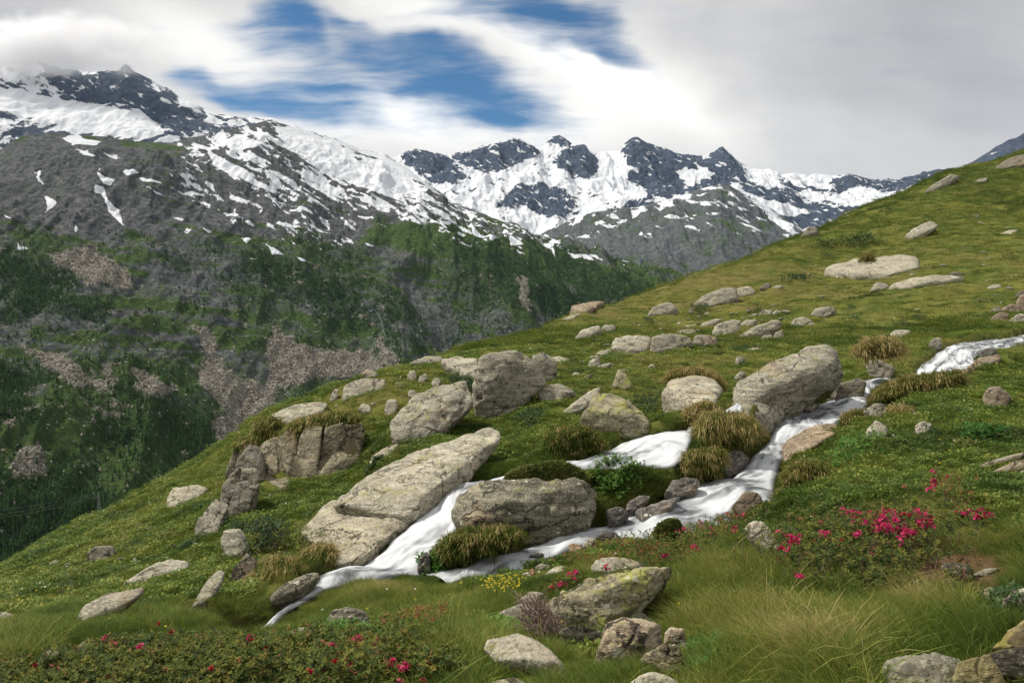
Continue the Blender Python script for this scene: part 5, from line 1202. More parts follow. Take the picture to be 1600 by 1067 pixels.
# turf does not stand up in front of the stones and the water: it is cropped low there
ub, vb = proj(G); top = G.copy(); hgt = np.array([.21, .085, .19, .07, .045, .075, .30])[idx] * sz; top[:, 2] += hgt
ut, vt = proj(top)
lim = np.full(n, 1e9)
for poly, D, T, DM in ROCK_POLYS:
    hpx = poly[:, 1].max() - poly[:, 1].min(); x0, x1 = poly[:, 0].min() - 14, poly[:, 0].max() + 22
    k = np.where((ub > x0) & (ub < x1) & (vb > poly[:, 1].min()) & (vb < poly[:, 1].max() + 420) & (vt < poly[:, 1].max()) & (G[:, 1] < DM + .05))[0]
    if len(k) == 0: continue
    xs = poly[:, 0]; uu = np.clip(ub[k], xs.min() + 1, xs.max() - 1)
    low = np.full(len(k), -1e9)
    for a_, b_ in zip(poly, np.roll(poly, -1, 0)):
        if abs(a_[0] - b_[0]) < 1e-6: continue
        f_ = (uu - a_[0]) / (b_[0] - a_[0]); ok = (f_ >= 0) & (f_ <= 1); low = np.where(ok, np.maximum(low, a_[1] + f_ * (b_[1] - a_[1])), low)
    al_ = low - 0.03 * hpx - 2                                  # how high the blades may reach in front of this stone
    m_ = np.maximum((vb[k] - al_) / np.maximum(vb[k] - vt[k], 1e-3), 0.12)
    lim[k] = np.minimum(lim[k], m_)
for S_, _, _ in ((np.array(ST_MAIN, float), 0, 0), (np.array(ST_LEFT, float), 0, 0)):
    lowu = np.concatenate([S_[:, 0], S_[:, 2]]); lowv = np.concatenate([S_[:, 1], S_[:, 3]]); dd_ = np.concatenate([S_[:, 4]] * 2)
    for i_ in range(0, n, 20000):
        ks = np.arange(i_, min(n, i_ + 20000))
        dist = (np.abs(ub[ks][:, None] - lowu[None])); near_ = dist < 22
        edge_ = np.where(near_ & (vb[ks][:, None] > lowv[None]) & (vb[ks][:, None] < lowv[None] + 150) & (G[ks, 1][:, None] < dd_[None] + .3), lowv[None], -1e9).max(1)
        g_ = edge_ > 0
        lim[ks[g_]] = np.minimum(lim[ks[g_]], np.maximum((vb[ks[g_]] - edge_[g_] - 3) / np.maximum(vb[ks[g_]] - vt[ks[g_]], 1e-3), .15))
for poly in BUSH_POLYS:
    k = np.where(poly_sd(ub, vb, poly) < 6)[0]; sz[k] *= 0.45
    k2 = np.where((poly_sd(ub, vt, poly) < 0) & (vb > np.array(poly)[:, 1].max()))[0]; sz[k2] *= 0.55
sz = sz * np.minimum(lim, 1.0)
straw = np.where(idx == 3, np.minimum(straw - 0.12, 0.42), straw)
earthp = np.clip(1.3 * pt(1505, 892, 82, 42), 0, 1)
sel = (rng.random(n) > earthp * 0.93) & (rng.random(n) > 0.35 * sstep(pn2, 0.2, 0.6))
rot = V3(rng.normal(0, 0.12, n), rng.normal(0, 0.12, n), np.where((idx == 0) | (idx == 2), rng.normal(0, 0.5, n), rng.uniform(0, 6.28, n)))
S3 = V3(sz, sz, sz * np.where(idx == 5, rng.uniform(.6, 1.5, n), 1))
sel2 = sel
scatter('grass', G[sel2], idx[sel2], rot[sel2], S3[sel2], straw[sel2], TUFT, 'short alpine turf with green and straw-coloured tufts')

# ------------------------------------------------------------------ shrubs, tussocks and flowers
LEAF_RHODO = leaf_mat('rhododendron_leaf', [(0.0, (0.020, 0.040, 0.010)), (0.45, (0.060, 0.085, 0.013)), (0.75, (0.120, 0.115, 0.018)), (0.9, (0.150, 0.080, 0.030)), (1.0, (0.20, 0.07, 0.04))], trans=0.2, rough=0.8)
LEAF_GREEN = leaf_mat('herb_leaf', [(0.0, (0.030, 0.085, 0.012)), (0.5, (0.060, 0.150, 0.020)), (1.0, (0.130, 0.200, 0.040))], trans=0.3)
LEAF_DARK = leaf_mat('juniper_leaf', [(0.0, (0.012, 0.030, 0.010)), (0.6, (0.035, 0.070, 0.018)), (1.0, (0.080, 0.105, 0.028))], trans=0.15)
LEAF_MOSS = leaf_mat('moss_leaf', [(0.0, (0.050, 0.075, 0.013)), (0.5, (0.125, 0.145, 0.026)), (1.0, (0.270, 0.225, 0.070))], trans=0.2)
BLADE = leaf_mat('tussock_blade', [(0.0, (0.060, 0.120, 0.014)), (0.4, (0.170, 0.190, 0.035)), (0.7, (0.36, 0.28, 0.105)), (1.0, (0.50, 0.40, 0.19))], trans=0.3)
m, t = mat('petal'); pc = t.mix(t.attr('h'), (0.42, 0.012, 0.05), (0.74, 0.10, 0.27))
t.out(t.n('ShaderNodeMixShader', ins={0: 0.3, 1: t.bsdf(pc, 0.55, 0.2), 2: t.n('ShaderNodeBsdfTranslucent', ins={'Color': pc}).outputs[0]}).outputs[0]); PETAL = m
m, t = mat('red_bud'); t.out(t.bsdf((0.38, 0.02, 0.03), 0.5, 0.2)); BUD = m
m, t = mat('yellow_petal'); t.out(t.bsdf((0.62, 0.48, 0.02), 0.6, 0.2)); YEL = m
m, t = mat('white_petal'); t.out(t.bsdf((0.75, 0.75, 0.70), 0.6, 0.2)); WHT = m
m, t = mat('twig_bark'); t.out(t.bsdf(t.mix(t.noise(t.pos(), 30, 3), (0.13, 0.085, 0.065), (0.30, 0.22, 0.18)), 0.85, 0.2)); TWIG = m
m, t = mat('soil'); t.out(t.bsdf(t.mix(t.noise(t.pos(), 12, 5), (0.035, 0.036, 0.012), (0.090, 0.095, 0.026)), 0.95, 0.1)); SOIL = m

def tubes(paths, r0, r1, sides=4):
    Vs, Fs = [], []
    for p in paths:
        p = np.asarray(p, float); k = len(p)
        for i in range(k):
            d = p[min(i + 1, k - 1)] - p[max(i - 1, 0)]; d /= np.linalg.norm(d) + 1e-9
            a = np.cross(d, [0.3, 0.1, 1]); a /= np.linalg.norm(a) + 1e-9; b = np.cross(d, a)
            r = r0 + (r1 - r0) * i / (k - 1); o = len(Vs)
            for s in range(sides):
                an = 6.2832 * s / sides; Vs.append(p[i] + r * (math.cos(an) * a + math.sin(an) * b))
            if i:
                for s in range(sides):
                    s2 = (s + 1) % sides; Fs.append([o - sides + s, o - sides + s2, o + s2, o + s])
    return np.array(Vs), np.array(Fs)
def rosette(base, tip_dir, L, n, asp, r_, spread=0.9):
    """a whorl of small leaves at a shoot's end"""
    Vs, Fs = [], []
    a = np.cross(tip_dir, [0.2, 0.9, 0.3]); a /= np.linalg.norm(a); b = np.cross(tip_dir, a)
    for i in range(n):
        an = 6.2832 * i / n + r_.uniform(-.5, .5)
        o = math.cos(an) * a + math.sin(an) * b; d = o * spread + tip_dir * r_.uniform(0.15, 0.9); d /= np.linalg.norm(d)
        s = np.cross(d, tip_dir); s /= np.linalg.norm(s) + 1e-9; l = L * r_.uniform(.7, 1.2); st = base - tip_dir * r_.uniform(0, L * 1.2)
        k = len(Vs); Vs += [st, st + d * l * .55 + s * l * asp / 2, st + d * l, st + d * l * .55 - s * l * asp / 2]
        Fs += [[k, k + 1, k + 2], [k, k + 2, k + 3]]
    return Vs, Fs
def rosettes(base, dirs, L, n, asp, r_, spread=0.9):
    """whorls at many shoot ends at once"""
    N_ = len(base); dirs = np.asarray(dirs); a = np.cross(dirs, [0.2, 0.9, 0.3]); a /= np.linalg.norm(a, axis=1)[:, None]; b = np.cross(dirs, a)
    an = 6.2832 * np.arange(n)[None] / n + r_.uniform(-.5, .5, (N_, n))
    o = np.cos(an)[..., None] * a[:, None] + np.sin(an)[..., None] * b[:, None]
    d = o * spread + dirs[:, None] * r_.uniform(.15, .9, (N_, n, 1)); d /= np.linalg.norm(d, axis=2)[..., None]
    s = np.cross(d, np.broadcast_to(dirs[:, None], d.shape)); s /= np.linalg.norm(s, axis=2)[..., None] + 1e-9
    l = (np.broadcast_to(np.asarray(L)[..., None] if np.ndim(L) else L, (N_, n)) * r_.uniform(.7, 1.2, (N_, n)))[..., None]
    st = base[:, None] - dirs[:, None] * r_.uniform(0, 1.2, (N_, n, 1)) * l
    V_ = np.stack([st, st + d * l * .55 + s * l * asp / 2, st + d * l, st + d * l * .55 - s * l * asp / 2], 2).reshape(-1, 3)
    q = 4 * np.arange(N_ * n)[:, None]
    F_ = np.concatenate([q + np.array([[0, 1, 2]]), q + np.array([[0, 2, 3]])])
    return V_, F_
FLOWER = []
for k in range(4):
    r_ = np.random.default_rng(60 + k); Vs, Fs, H = [], [], []
    for f in range(9):
        d = r_.normal(size=3) + np.array([0, 0, 0.7]); d /= np.linalg.norm(d); c_ = d * 0.016
        a = np.cross(d, [0.1, 0.3, 0.9]); a /= np.linalg.norm(a); b = np.cross(d, a); hh = r_.random()
        for p in range(5):
            an = 6.2832 * p / 5; o = math.cos(an) * a + math.sin(an) * b; s = -math.sin(an) * a + math.cos(an) * b
            i = len(Vs); Vs += [c_, c_ + d * .007 + o * .007 + s * .005, c_ + d * .009 + o * .013, c_ + d * .007 + o * .007 - s * .005]
            Fs += [[i, i + 1, i + 2], [i, i + 2, i + 3]]; H += [hh] * 4
    FLOWER.append(new_mesh('flower_cluster', np.array(Vs), np.array(Fs), [PETAL], smooth=False, attrs={'h': H}))
r_ = np.random.default_rng(70); Vs, Fs = [], []
for f in range(6):
    d = r_.normal(size=3) + np.array([0, 0, 1.0]); d /= np.linalg.norm(d); vv, ff = rosette(d * .006, d, .014, 4, .5, r_, .3)
    o = len(Vs); Vs += vv; Fs += [[i + o for i in q] for q in ff]
BUDME = new_mesh('flower_bud', np.array(Vs), np.array(Fs), [BUD], smooth=False)

def in_poly(poly, n, r_):
    poly = np.asarray(poly, float); out = []
    while len(out) < n:
        u = r_.uniform(poly[:, 0].min(), poly[:, 0].max(), n * 2); v = r_.uniform(poly[:, 1].min(), poly[:, 1].max(), n * 2)
        k = poly_sd(u, v, poly) < 0; out += list(zip(u[k], v[k]))
    return out[:n]
def bush(name, label, poly, shoots, h, lm, cat, L=0.032, nl=8, asp=0.42, group=None, flowers=(), buds=(), tint=(0.2, 0.7), lift=None, seed=1, stems=True, gaps=-0.28):
    """a low shrub: poly is where its shoots root; shoots carry whorls of leaves; flowers given at pixels"""
    r_ = np.random.default_rng(seed * 31 + 5)
    cen = np.mean(poly, axis=0); c0 = hit_down(*cen)
    root = bpy.data.objects.new(name, None); COL.objects.link(root); root.location = tuple(c0)
    root['label'] = label; root['category'] = cat
    if group: root['group'] = group
    pts = in_poly(poly, min(shoots, 90), r_)
    # hit only a coarse set of pixels, then jitter on the ground
    base = []
    cache = [hit(u, v) for u, v in pts[:min(len(pts), 90)]]; cache = np.array([c for c in cache if c is not None])
    med = np.median(cache[:, 1]); cache = cache[np.abs(cache[:, 1] - med) < med * 0.5]
    sp = np.linalg.norm(cache.max(0) - cache.min(0)) / math.sqrt(len(cache)) * 0.75
    sel = r_.integers(0, len(cache), shoots)
    bx = cache[sel, 0] + r_.normal(0, sp, shoots); by = cache[sel, 1] + r_.normal(0, sp, shoots)
    bz = ground_z(bx, by); cen3 = cache.mean(0); ext = np.linalg.norm((cache - cen3)[:, :2], axis=1).max() + 1e-6
    hn = fbm(V3(bx, by, bz) / (0.35 * ext + 0.1), 2, seed + 300)
    b3 = V3(bx, by, bz); rr = np.linalg.norm((b3 - cen3)[:, :2], axis=1) / ext
    hs = h * (0.5 + 0.5 * np.sqrt(np.maximum(0, 1 - np.minimum(1, rr) ** 2))) * (1 + 0.4 * hn) * r_.uniform(.45, 1.08, shoots)
    dd = np.stack([r_.normal(0, .3, shoots), r_.normal(0, .3, shoots) - .1, np.ones(shoots)], 1); dd /= np.linalg.norm(dd, axis=1)[:, None]
    ok = hn > gaps; b3, hs, dd = b3[ok], hs[ok], dd[ok]; tips = b3 + dd * hs[:, None]; N_ = len(tips)
    LV, LF = rosettes(tips, dd, L * r_.uniform(.8, 1.25, N_), nl, asp, r_)
    TI = np.repeat(np.clip(r_.uniform(*tint, N_) + .25 * (r_.random(N_) < .12), 0, 1), nl * 4); HH = np.repeat(.35 + .65 * np.minimum(1, hs / h), nl * 4)
    paths = [[b3[i] - np.array([0, 0, .02]), (b3[i] + tips[i]) / 2 + r_.normal(0, .01, 3), tips[i]] for i in range(0, N_, 8)] if stems else []
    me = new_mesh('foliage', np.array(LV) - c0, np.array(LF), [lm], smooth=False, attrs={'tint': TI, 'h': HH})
    link('foliage', me, parent=root)
    if paths:
        Vs_, Fs_ = tubes(paths, .004, .002, 3); link('stems', new_mesh('stems', Vs_ - c0, Fs_, [TWIG]), parent=root, kind='stuff')
    tu, tv = proj(tips)
    for lst, mesh_of, nm in ((flowers, lambda: FLOWER[r_.integers(0, 4)], 'flower_cluster'), (buds, lambda: BUDME, 'flower_bud')):
        for f in lst:
            u, v = f[0], f[1]; s_ = f[2] if len(f) > 2 else 1.0
            k = np.argmin((tu - u) ** 2 + (tv - v) ** 2)
            D = tips[k, 1] if (tu[k] - u) ** 2 + (tv[k] - v) ** 2 < 900 else med
            p = unproj(u, v, D - 0.03)
            fo = link(nm, mesh_of(), parent=root); fo.location = tuple(p - c0); fo.scale = (s_ * min(1.25, .80 + .08 * D),) * 3; fo.rotation_euler = (r_.normal(0, .4), r_.normal(0, .4), r_.uniform(0, 6.28))
    return root
def jit(c, n, ru, rv, r_): return [(c[0] + r_.normal(0, ru), c[1] + r_.normal(0, rv), r_.uniform(.75, 1.25)) for _ in range(n)]
rf = np.random.default_rng(5)
fl = []
for c, n, ru, rv in [((1400,806),8,16,6),((1385,816),5,12,5),((1340,806),4,16,5),((1370,824),7,8,4),((1405,822),7,10,4),((1425,832),7,9,4),((1445,822),4,8,3),((1455,812),2,5,3),((1435,802),3,6,3),((1345,816),3,8,3),((1378,830),4,6,3),((1238,842),4,7,3),((1282,836),4,6,3),((1225,858),2,4,2),((1335,833),2,3,2)]:
    fl += jit(c, int(n * 2.4), ru * 1.15, rv, rf)
fl += [(1285,818,1.0),(1312,809,1.0),(1324,857,1.0),(1367,861,1.0),(1250,903,1.0),(1403,845,1.1),(1300,845,.8)]
bd = jit((1360, 802), 8, 30, 5, rf) + jit((1300, 842), 5, 30, 6, rf) + [(1244,897,1.0),(1358,850,1.),(1272,846,1.)]
bush('rhododendron_bush', 'large rhododendron bush covered with pink blossoms on the right', [(1215,872),(1250,846),(1320,822),(1380,812),(1440,818),(1470,838),(1450,870),(1420,905),(1380,930),(1320,915),(1250,905)], 2300, 0.30, LEAF_RHODO, 'bush', L=.029, seed=1, gaps=-.5, flowers=fl, buds=bd, tint=(.1, .75))
fl = []
for c, n, ru, rv in [((1075,828),7,10,4),((1092,826),2,8,3),((1150,810),3,8,3),((1135,806),2,6,3),((1155,830),2,4,3),((1090,858),3,5,3),((1040,868),2,3,3),((1112,828),2,5,3)]: fl += jit(c, n, ru, rv, rf)
bush('rhododendron_bush', 'rhododendron bush with scattered pink blossoms below the main cascade', [(990,865),(1020,850),(1060,838),(1110,824),(1160,818),(1165,832),(1120,850),(1090,872),(1040,885),(990,880)], 1500, 0.22, LEAF_RHODO, 'bush', L=.029, seed=2, flowers=fl, buds=jit((1010, 855), 6, 15, 8, rf) + jit((1030, 850), 3, 8, 8, rf), tint=(.2, .85))
bush('rhododendron_bush', 'broad dark shrub with a few red buds in the lower left corner', [(-40,1080),(40,1062),(130,1035),(220,1008),(330,1000),(420,1010),(440,1040),(380,1090),(100,1100),(-40,1100)], 5200, 0.15, LEAF_RHODO, 'bush', L=.026, gaps=-.12, seed=3,
     flowers=[(165,998,.7),(175,1010,1.),(220,1013,1.),(392,997,.8),(430,1005,.6)], buds=[(268,988,1.2),(332,1027,1.2),(330,1045,1.2),(392,1000,1.),(212,1044,1.),(310,1020,1.),(54,1040,1.),(248,975,1.)], tint=(.1, .75))
bush('rhododendron_bush', 'dark green shrub with single red blossoms right of the broad dark shrub', [(440,1040),(480,1010),(560,1005),(620,1015),(640,1045),(600,1080),(460,1090)], 1500, 0.18, LEAF_RHODO, 'bush', L=.027, seed=4,
     flowers=[(559,1002,1.2),(566,1006,1.),(494,1016,.9),(520,1012,.9),(545,1035,.7),(586,1009,.8)], buds=[(485,1050,1.3),(523,1034,1.2),(550,1040,1.2),(415,1013,1.2)], tint=(.15, .8))
bush('rhododendron_bush', 'small rhododendron with a tight bunch of pink blossoms at the lower frame edge', [(600,1062),(640,1048),(660,1066),(640,1085),(600,1085)], 160, 0.15, LEAF_RHODO, 'bush', L=.034, seed=5, flowers=jit((613,1040),5,5,5,rf) + jit((635,1046),5,6,4,rf) + [(622,1048,1.),(645,1046,1.)], tint=(.2, .7))
bush('rhododendron_bush', 'dark shrub with a few red buds left of the flat foreground slab', [(650,1060),(690,1045),(712,1066),(700,1088),(650,1088)], 300, 0.17, LEAF_RHODO, 'bush', L=.034, seed=6, flowers=[(660,1066,.8),(625,1066,.7)], buds=[(672,1038,1.),(680,1040,1.)], tint=(.15, .7))
bush('rhododendron_bush', 'little reddish rhododendron in the grass right of the lone grey stone', [(632,974),(655,966),(680,972),(670,985),(640,988)], 200, 0.13, LEAF_RHODO, 'bush', seed=7, flowers=[(634,967,1.1),(640,964,1.1),(682,971,1.1),(676,969,.9),(652,962,.6)], buds=[(630,968,1.3),(645,968,1.2)], tint=(.6, 1.0))
bush('rhododendron_bush', 'small rhododendron with pink blossoms on the left of the lichen-crusted boulder', [(848,935),(870,915),(905,905),(900,920),(870,935)], 220, 0.12, LEAF_RHODO, 'bush', seed=8, flowers=jit((890,900),3,5,3,rf) + jit((876,914),5,6,4,rf) + [(866,921,1.),(896,907,1.),(949,886,1.),(863,920,.9)], tint=(.25, .8))
bush('rhododendron_bush', 'low leafy fringe of bilberry and rhododendron below the jagged dark stone', [(890,880),(930,858),(985,850),(1000,870),(960,880),(920,885)], 420, 0.14, LEAF_RHODO, 'bush', seed=9, flowers=[(917,875,.6),(974,843,.8)], buds=[(1003,860,1.2),(1004,850,1.2),(978,842,1.)], tint=(.4, 1.0))
bush('rhododendron_bush', 'scraggly rhododendron sprig with red blossoms in the right-hand grass', [(1450,785),(1475,765),(1500,775),(1490,800),(1460,800)], 130, 0.30, LEAF_RHODO, 'bush', seed=10, flowers=[(1457,738,1.),(1459,754,1.2),(1452,766,1.),(1455,760,1.),(1480,745,.6)], tint=(.4, 1.0))
bush('rhododendron_bush', 'low rhododendron with a row of red blossoms near the right frame edge', [(1490,812),(1520,806),(1548,808),(1540,820),(1500,820)], 130, 0.12, LEAF_RHODO, 'bush', seed=11, flowers=[(1494,803,.9),(1505,804,1.),(1514,801,1.),(1524,809,1.)] + jit((1535,803),6,6,3,rf), tint=(.2, .8))
for s, (p, n, h_, l, lm, L, ti) in enumerate([
  ([(930,775),(935,745),(965,732),(1005,740),(1000,765),(960,785)], 420, .26, 'bright green leafy bush between the turf-topped boulder and the lower cascade', LEAF_GREEN, .045, (.2,.9)),
  ([(1285,722),(1300,705),(1335,702),(1340,722),(1310,730)], 260, .22, 'bright green herb clump beside the smooth brown boulder', LEAF_GREEN, .05, (.2,.9)),
  ([(390,868),(400,838),(430,832),(445,855),(425,875)], 380, .40, 'dark round juniper bush left of the long tilted slab', LEAF_DARK, .035, (.0,.6)),
  ([(455,865),(470,838),(510,838),(525,865),(490,880)], 450, .36, 'olive heather hump at the foot of the long tilted slab', LEAF_MOSS, .03, (.1,.6)),
  ([(1318,385),(1335,378),(1362,380),(1350,388)], 260, 1.0, 'dark green juniper spread on the upper right meadow', LEAF_DARK, .16, (.2,.8)),
  ([(1270,390),(1285,384),(1312,386),(1300,392)], 160, .7, 'smaller faint juniper left of the dark green juniper', LEAF_DARK, .15, (.5,1.)),
  ([(1225,442),(1240,435),(1265,434),(1258,442)], 200, .5, 'almost black juniper patch left of the table-like slab', LEAF_DARK, .10, (.0,.5)),
  ([(1010,650),(1000,625),(1035,615),(1040,645)], 330, .30, 'dark shrub in the hollow left of the round speckled boulder', LEAF_DARK, .04, (.1,.7)),
  ([(735,1000),(760,980),(800,975),(820,985),(790,1000)], 380, .10, 'fresh green bilberry carpet behind the flat foreground slab', LEAF_GREEN, .028, (.4,1.)),
  ([(460,1010),(520,990),(590,985),(590,1005),(520,1015)], 500, .11, 'fresh green bilberry carpet in front of the lone grey stone', LEAF_GREEN, .028, (.3,.9)),
  ([(1085,1040),(1090,1015),(1125,1005),(1130,1040),(1100,1060)], 200, .09, 'dark green herb clump right of the pale upright stone', LEAF_GREEN, .045, (.0,.4)),
  ([(1560,960),(1580,945),(1620,945),(1610,968)], 240, .12, 'dark leafy fringe below the smooth stone at the right frame edge', LEAF_DARK, .03, (.2,.8)),
  ([(655,905),(665,885),(685,882),(690,905)], 160, .22, 'single bushy herb on the bank below the lower waterfall', LEAF_GREEN, .05, (.1,.6)),
  ([(740,885),(752,872),(775,872),(775,888)], 160, .16, 'small bushy herb by the outlet of the side stream', LEAF_GREEN, .045, (.1,.6)),
  ([(1500,685),(1530,672),(1560,678),(1540,695)], 220, .20, 'dark herb patch in the grass below the brownish boulder', LEAF_GREEN, .06, (.0,.35)),
  ([(800,660),(830,645),(850,650),(830,672)], 260, .22, 'dark low shrub right of the curved flake', LEAF_DARK, .04, (.2,.8)),
  ([(590,730),(570,745),(600,720)], 120, .2, 'dark shrub at the upper edge of the long tilted slab', LEAF_DARK, .05, (.1,.6)),
  ([(690,600),(722,590),(742,600),(738,615),(705,605)], 220, .2, 'dark shrub between the cut block and the broad skyline slab', LEAF_DARK, .05, (.1,.6))]):
    bush('shrub', l, p, n, h_, lm, 'shrub', L=L, seed=40 + s, tint=ti, nl=9)
# low heather clumps breaking up the meadow
rh_ = np.random.default_rng(404)
MEADOW_P = [(880,540),(1000,500),(1150,455),(1300,400),(1450,350),(1580,330),(1590,440),(1500,500),(1300,540),(1050,575),(900,575)]
RIGHT_P = [(1300,720),(1440,640),(1590,600),(1590,690),(1480,740),(1320,790)]
LEFT_P = [(60,930),(200,840),(320,770),(420,770),(440,820),(330,880),(200,960)]
cl_n = 0
for area, cnt, lab, grp in ((MEADOW_P, 26, 'low dark heather clump in the turf of the upper meadow', 'heather clumps on the upper meadow'), (RIGHT_P, 9, 'low heather clump in the grass right of the main cascade', 'heather clumps right of the cascade'), (LEFT_P, 12, 'low heather clump on the left slope', 'heather clumps on the left slope')):
    for (uu, vv) in in_poly(area, cnt, rh_):
        hh_ = hit(uu, vv)
        if hh_ is None: continue
        D_ = float(hh_[1]); wpx = rh_.uniform(14, 34); hpx = wpx * rh_.uniform(.25, .4); sc_ = wpx * D_ / F
        pl = [(uu + wpx * .5 * math.cos(a_) * rh_.uniform(.7, 1.2), vv + hpx * .5 * math.sin(a_) * rh_.uniform(.7, 1.2)) for a_ in np.linspace(0, 6.283, 8)[:-1]]
        bush('heather_clump', lab, pl, int(rh_.integers(90, 170)), .22 * sc_ + .05, LEAF_DARK if rh_.random() < .45 else LEAF_MOSS, 'shrub', L=.05 * sc_ + .012, seed=500 + cl_n, tint=(.0, .75), nl=7, group=grp, stems=False, gaps=-.6); cl_n += 1
# turf cushions that sit on the rocks
def cushion(label, poly, D, lm, n, L, tint, thick=.6, seed=1, blade=False, hang=0.0):
    n = int(n * 2.2)
    poly = np.array(poly, float); r_ = np.random.default_rng(seed + 800)
    front = [unproj(u, v, D) for u, v in poly]; size = (poly[:, 0].max() - poly[:, 0].min()) * D / F
    cen = poly.mean(0); pts = list(front)
    for u, v in poly:
        u2, v2 = cen + .8 * (np.array([u, v]) - cen); pts.append(unproj(u2, v2, D + thick * size))
    Vw, Fc = shape_rock(pts, 4, seed, 1.6, 8, 0, 0); c0 = Vw.mean(0); Vw = c0 + (Vw - c0) * .9; c0[2] = Vw[:, 2].min()
    body = link('turf_cushion', new_mesh('turf_cushion', Vw - c0, Fc, [SOIL]), label=label, cat='turf cushion', loc=c0)
    a, b, c = Vw[Fc[:, 0]], Vw[Fc[:, 1]], Vw[Fc[:, 2]]; fn = np.cross(b - a, c - a); ar = np.linalg.norm(fn, axis=1); nn = fn / (ar[:, None] + 1e-9)
    wgt = ar * np.clip(nn[:, 2] + .75, .05, 2) * np.clip(-nn[:, 1] + 1.0, .25, 2); f = r_.choice(len(Fc), n, p=wgt / wgt.sum())
    w1, w2 = r_.random((2, n)); sw = w1 + w2 > 1; w1[sw], w2[sw] = 1 - w1[sw], 1 - w2[sw]
    p = a[f] + (b - a)[f] * w1[:, None] + (c - a)[f] * w2[:, None]
    pn_ = fbm(p / (0.3 * size), 3, seed + 3)
    nc = max(8, n // 22); cl = r_.integers(0, nc, n); cf = r_.permutation(n)[:nc]
    if blade:                                        # blades grow in small tufts, not evenly
        p = p[cf][cl] + r_.normal(0, .018 * max(1, D / 9), (n, 3)); f = f[cf][cl]
    lean_ = r_.normal(0, .45, (nc, 3))[cl]; wild = r_.random((n, 1)); k1 = r_.normal(0, .2, nc)[cl]
    d = nn[f] + lean_ * .6 + r_.normal(0, .40, (n, 3)) + np.array([0, -.1, .45]); d /= np.linalg.norm(d, axis=1)[:, None]
    if blade:
        l = L * r_.uniform(.3, 1.35, (n, 1)) * np.clip(1 + 1.2 * k1[:, None], .5, 1.5); hang = hang * .6; s = np.cross(d, [.2, .9, .3]); s = s / (np.linalg.norm(s, axis=1)[:, None] + 1e-9) * .0028 * max(1, D / 9)
        q1 = p + d * l * .5
        q2 = q1 + np.concatenate([d[:, :1] * .6, d[:, 1:2] * .6 - .15, d[:, 2:] * .3 - .25 - hang * wild * 1.6], 1) * l * .5
        q3 = q2 + np.concatenate([d[:, :1] * .3, d[:, 1:2] * .3, -.4 - hang * wild * 1.8], 1) * l * .35
        LV = np.stack([p - s, p + s, q1 - s, q1 + s, q2 - s * .7, q2 + s * .7, q3], 1).reshape(-1, 3)
        o = 7 * np.arange(n)[:, None]; LF = np.concatenate([o + np.array([t_]) for t_ in ([0, 1, 3], [0, 3, 2], [2, 3, 5], [2, 5, 4], [4, 5, 6])])
        TI = np.repeat(np.clip(r_.uniform(*tint, n) + .35 * pn_ + 1.3 * k1, 0, 1), 7); HH = np.tile([.1, .1, .5, .5, .8, .8, 1], n)
    else:
        LV, LF = rosettes(p + d * L * .5, d, L, 6, .45, r_)
        TI = np.repeat(np.clip(r_.uniform(*tint, n) + .3 * pn_, 0, 1), 24); HH = np.ones(len(LV)) * .6
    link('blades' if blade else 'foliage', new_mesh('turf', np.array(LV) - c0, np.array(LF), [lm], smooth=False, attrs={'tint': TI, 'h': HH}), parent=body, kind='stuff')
    return body
cushion('heather cushion covering the top of the large turf-topped boulder', [(776,756),(790,738),(825,726),(870,720),(905,728),(925,745),(905,756),(860,758),(810,762)], 11.0, LEAF_MOSS, 2200, .04, (.1, .7), .5, 1)
cushion('mossy hump with a green crown in front of the lower cascade', [(1020,840),(1024,822),(1042,811),(1062,812),(1072,828),(1060,842),(1035,846)], 9.6, LEAF_MOSS, 900, .035, (.1, .6), .6, 2)
cushion('big straw tussock drooping over the left bank of the main cascade', [(1082,690),(1086,668),(1105,652),(1135,650),(1160,658),(1188,668),(1190,685),(1150,700),(1110,700)], 13.2, BLADE, 3800, .20, (.25, .75), .6, 3, True, .25)
cushion('small yellow tussock on a stone left of the flat-topped ledge', [(1066,668),(1072,650),(1088,635),(1112,632),(1124,642),(1100,655),(1080,664)], 14.1, BLADE, 1500, .13, (.3, .7), .5, 4, True, .1)
cushion('overhanging straw tussock roofing the dark hollow above the stream', [(1336,560),(1338,547),(1352,537),(1385,533),(1406,538),(1414,552),(1398,560),(1370,558)], 19.2, BLADE, 3000, .19, (.35, .85), .6, 5, True, .3)
cushion('bushy straw tussock between pale stones on the right bank', [(1384,690),(1386,662),(1396,645),(1412,642),(1426,652),(1432,680),(1415,695)], 13.6, BLADE, 2600, .24, (.35, .85), .7, 6, True, .25)
cushion('straw-fringed turf lip over the round speckled boulder', [(1028,600),(1040,586),(1075,576),(1115,584),(1138,606),(1136,618),(1118,596),(1085,588),(1050,592)], 17.4, BLADE, 2200, .15, (.4, .9), .5, 7, True, .1)
cushion('turf lip draping over the top of the cliff face', [(432,692),(440,674),(470,660),(520,650),(562,648),(574,658),(540,666),(500,668),(468,678)], 17.0, BLADE, 3200, .18, (.05, .6), .3, 8, True, .2)
cushion('turf lip over the left shoulder of the cliff face', [(396,690),(402,665),(420,652),(438,660),(432,688),(414,695)], 18.0, BLADE, 1600, .18, (.05, .55), .4, 9, True, .2)
cushion('turf cap on the head of the broken rib left of the cliff', [(364,706),(378,690),(404,686),(412,700),(392,708)], 17.3, BLADE, 900, .15, (.05, .6), .4, 20, True, .15)
cushion('brown heather tuft hanging above the outflow of the stream', [(386,940),(392,905),(420,880),(455,878),(470,890),(440,905),(415,930)], 9.7, BLADE, 2600, .16, (.15, .75), .5, 10, True, .25)
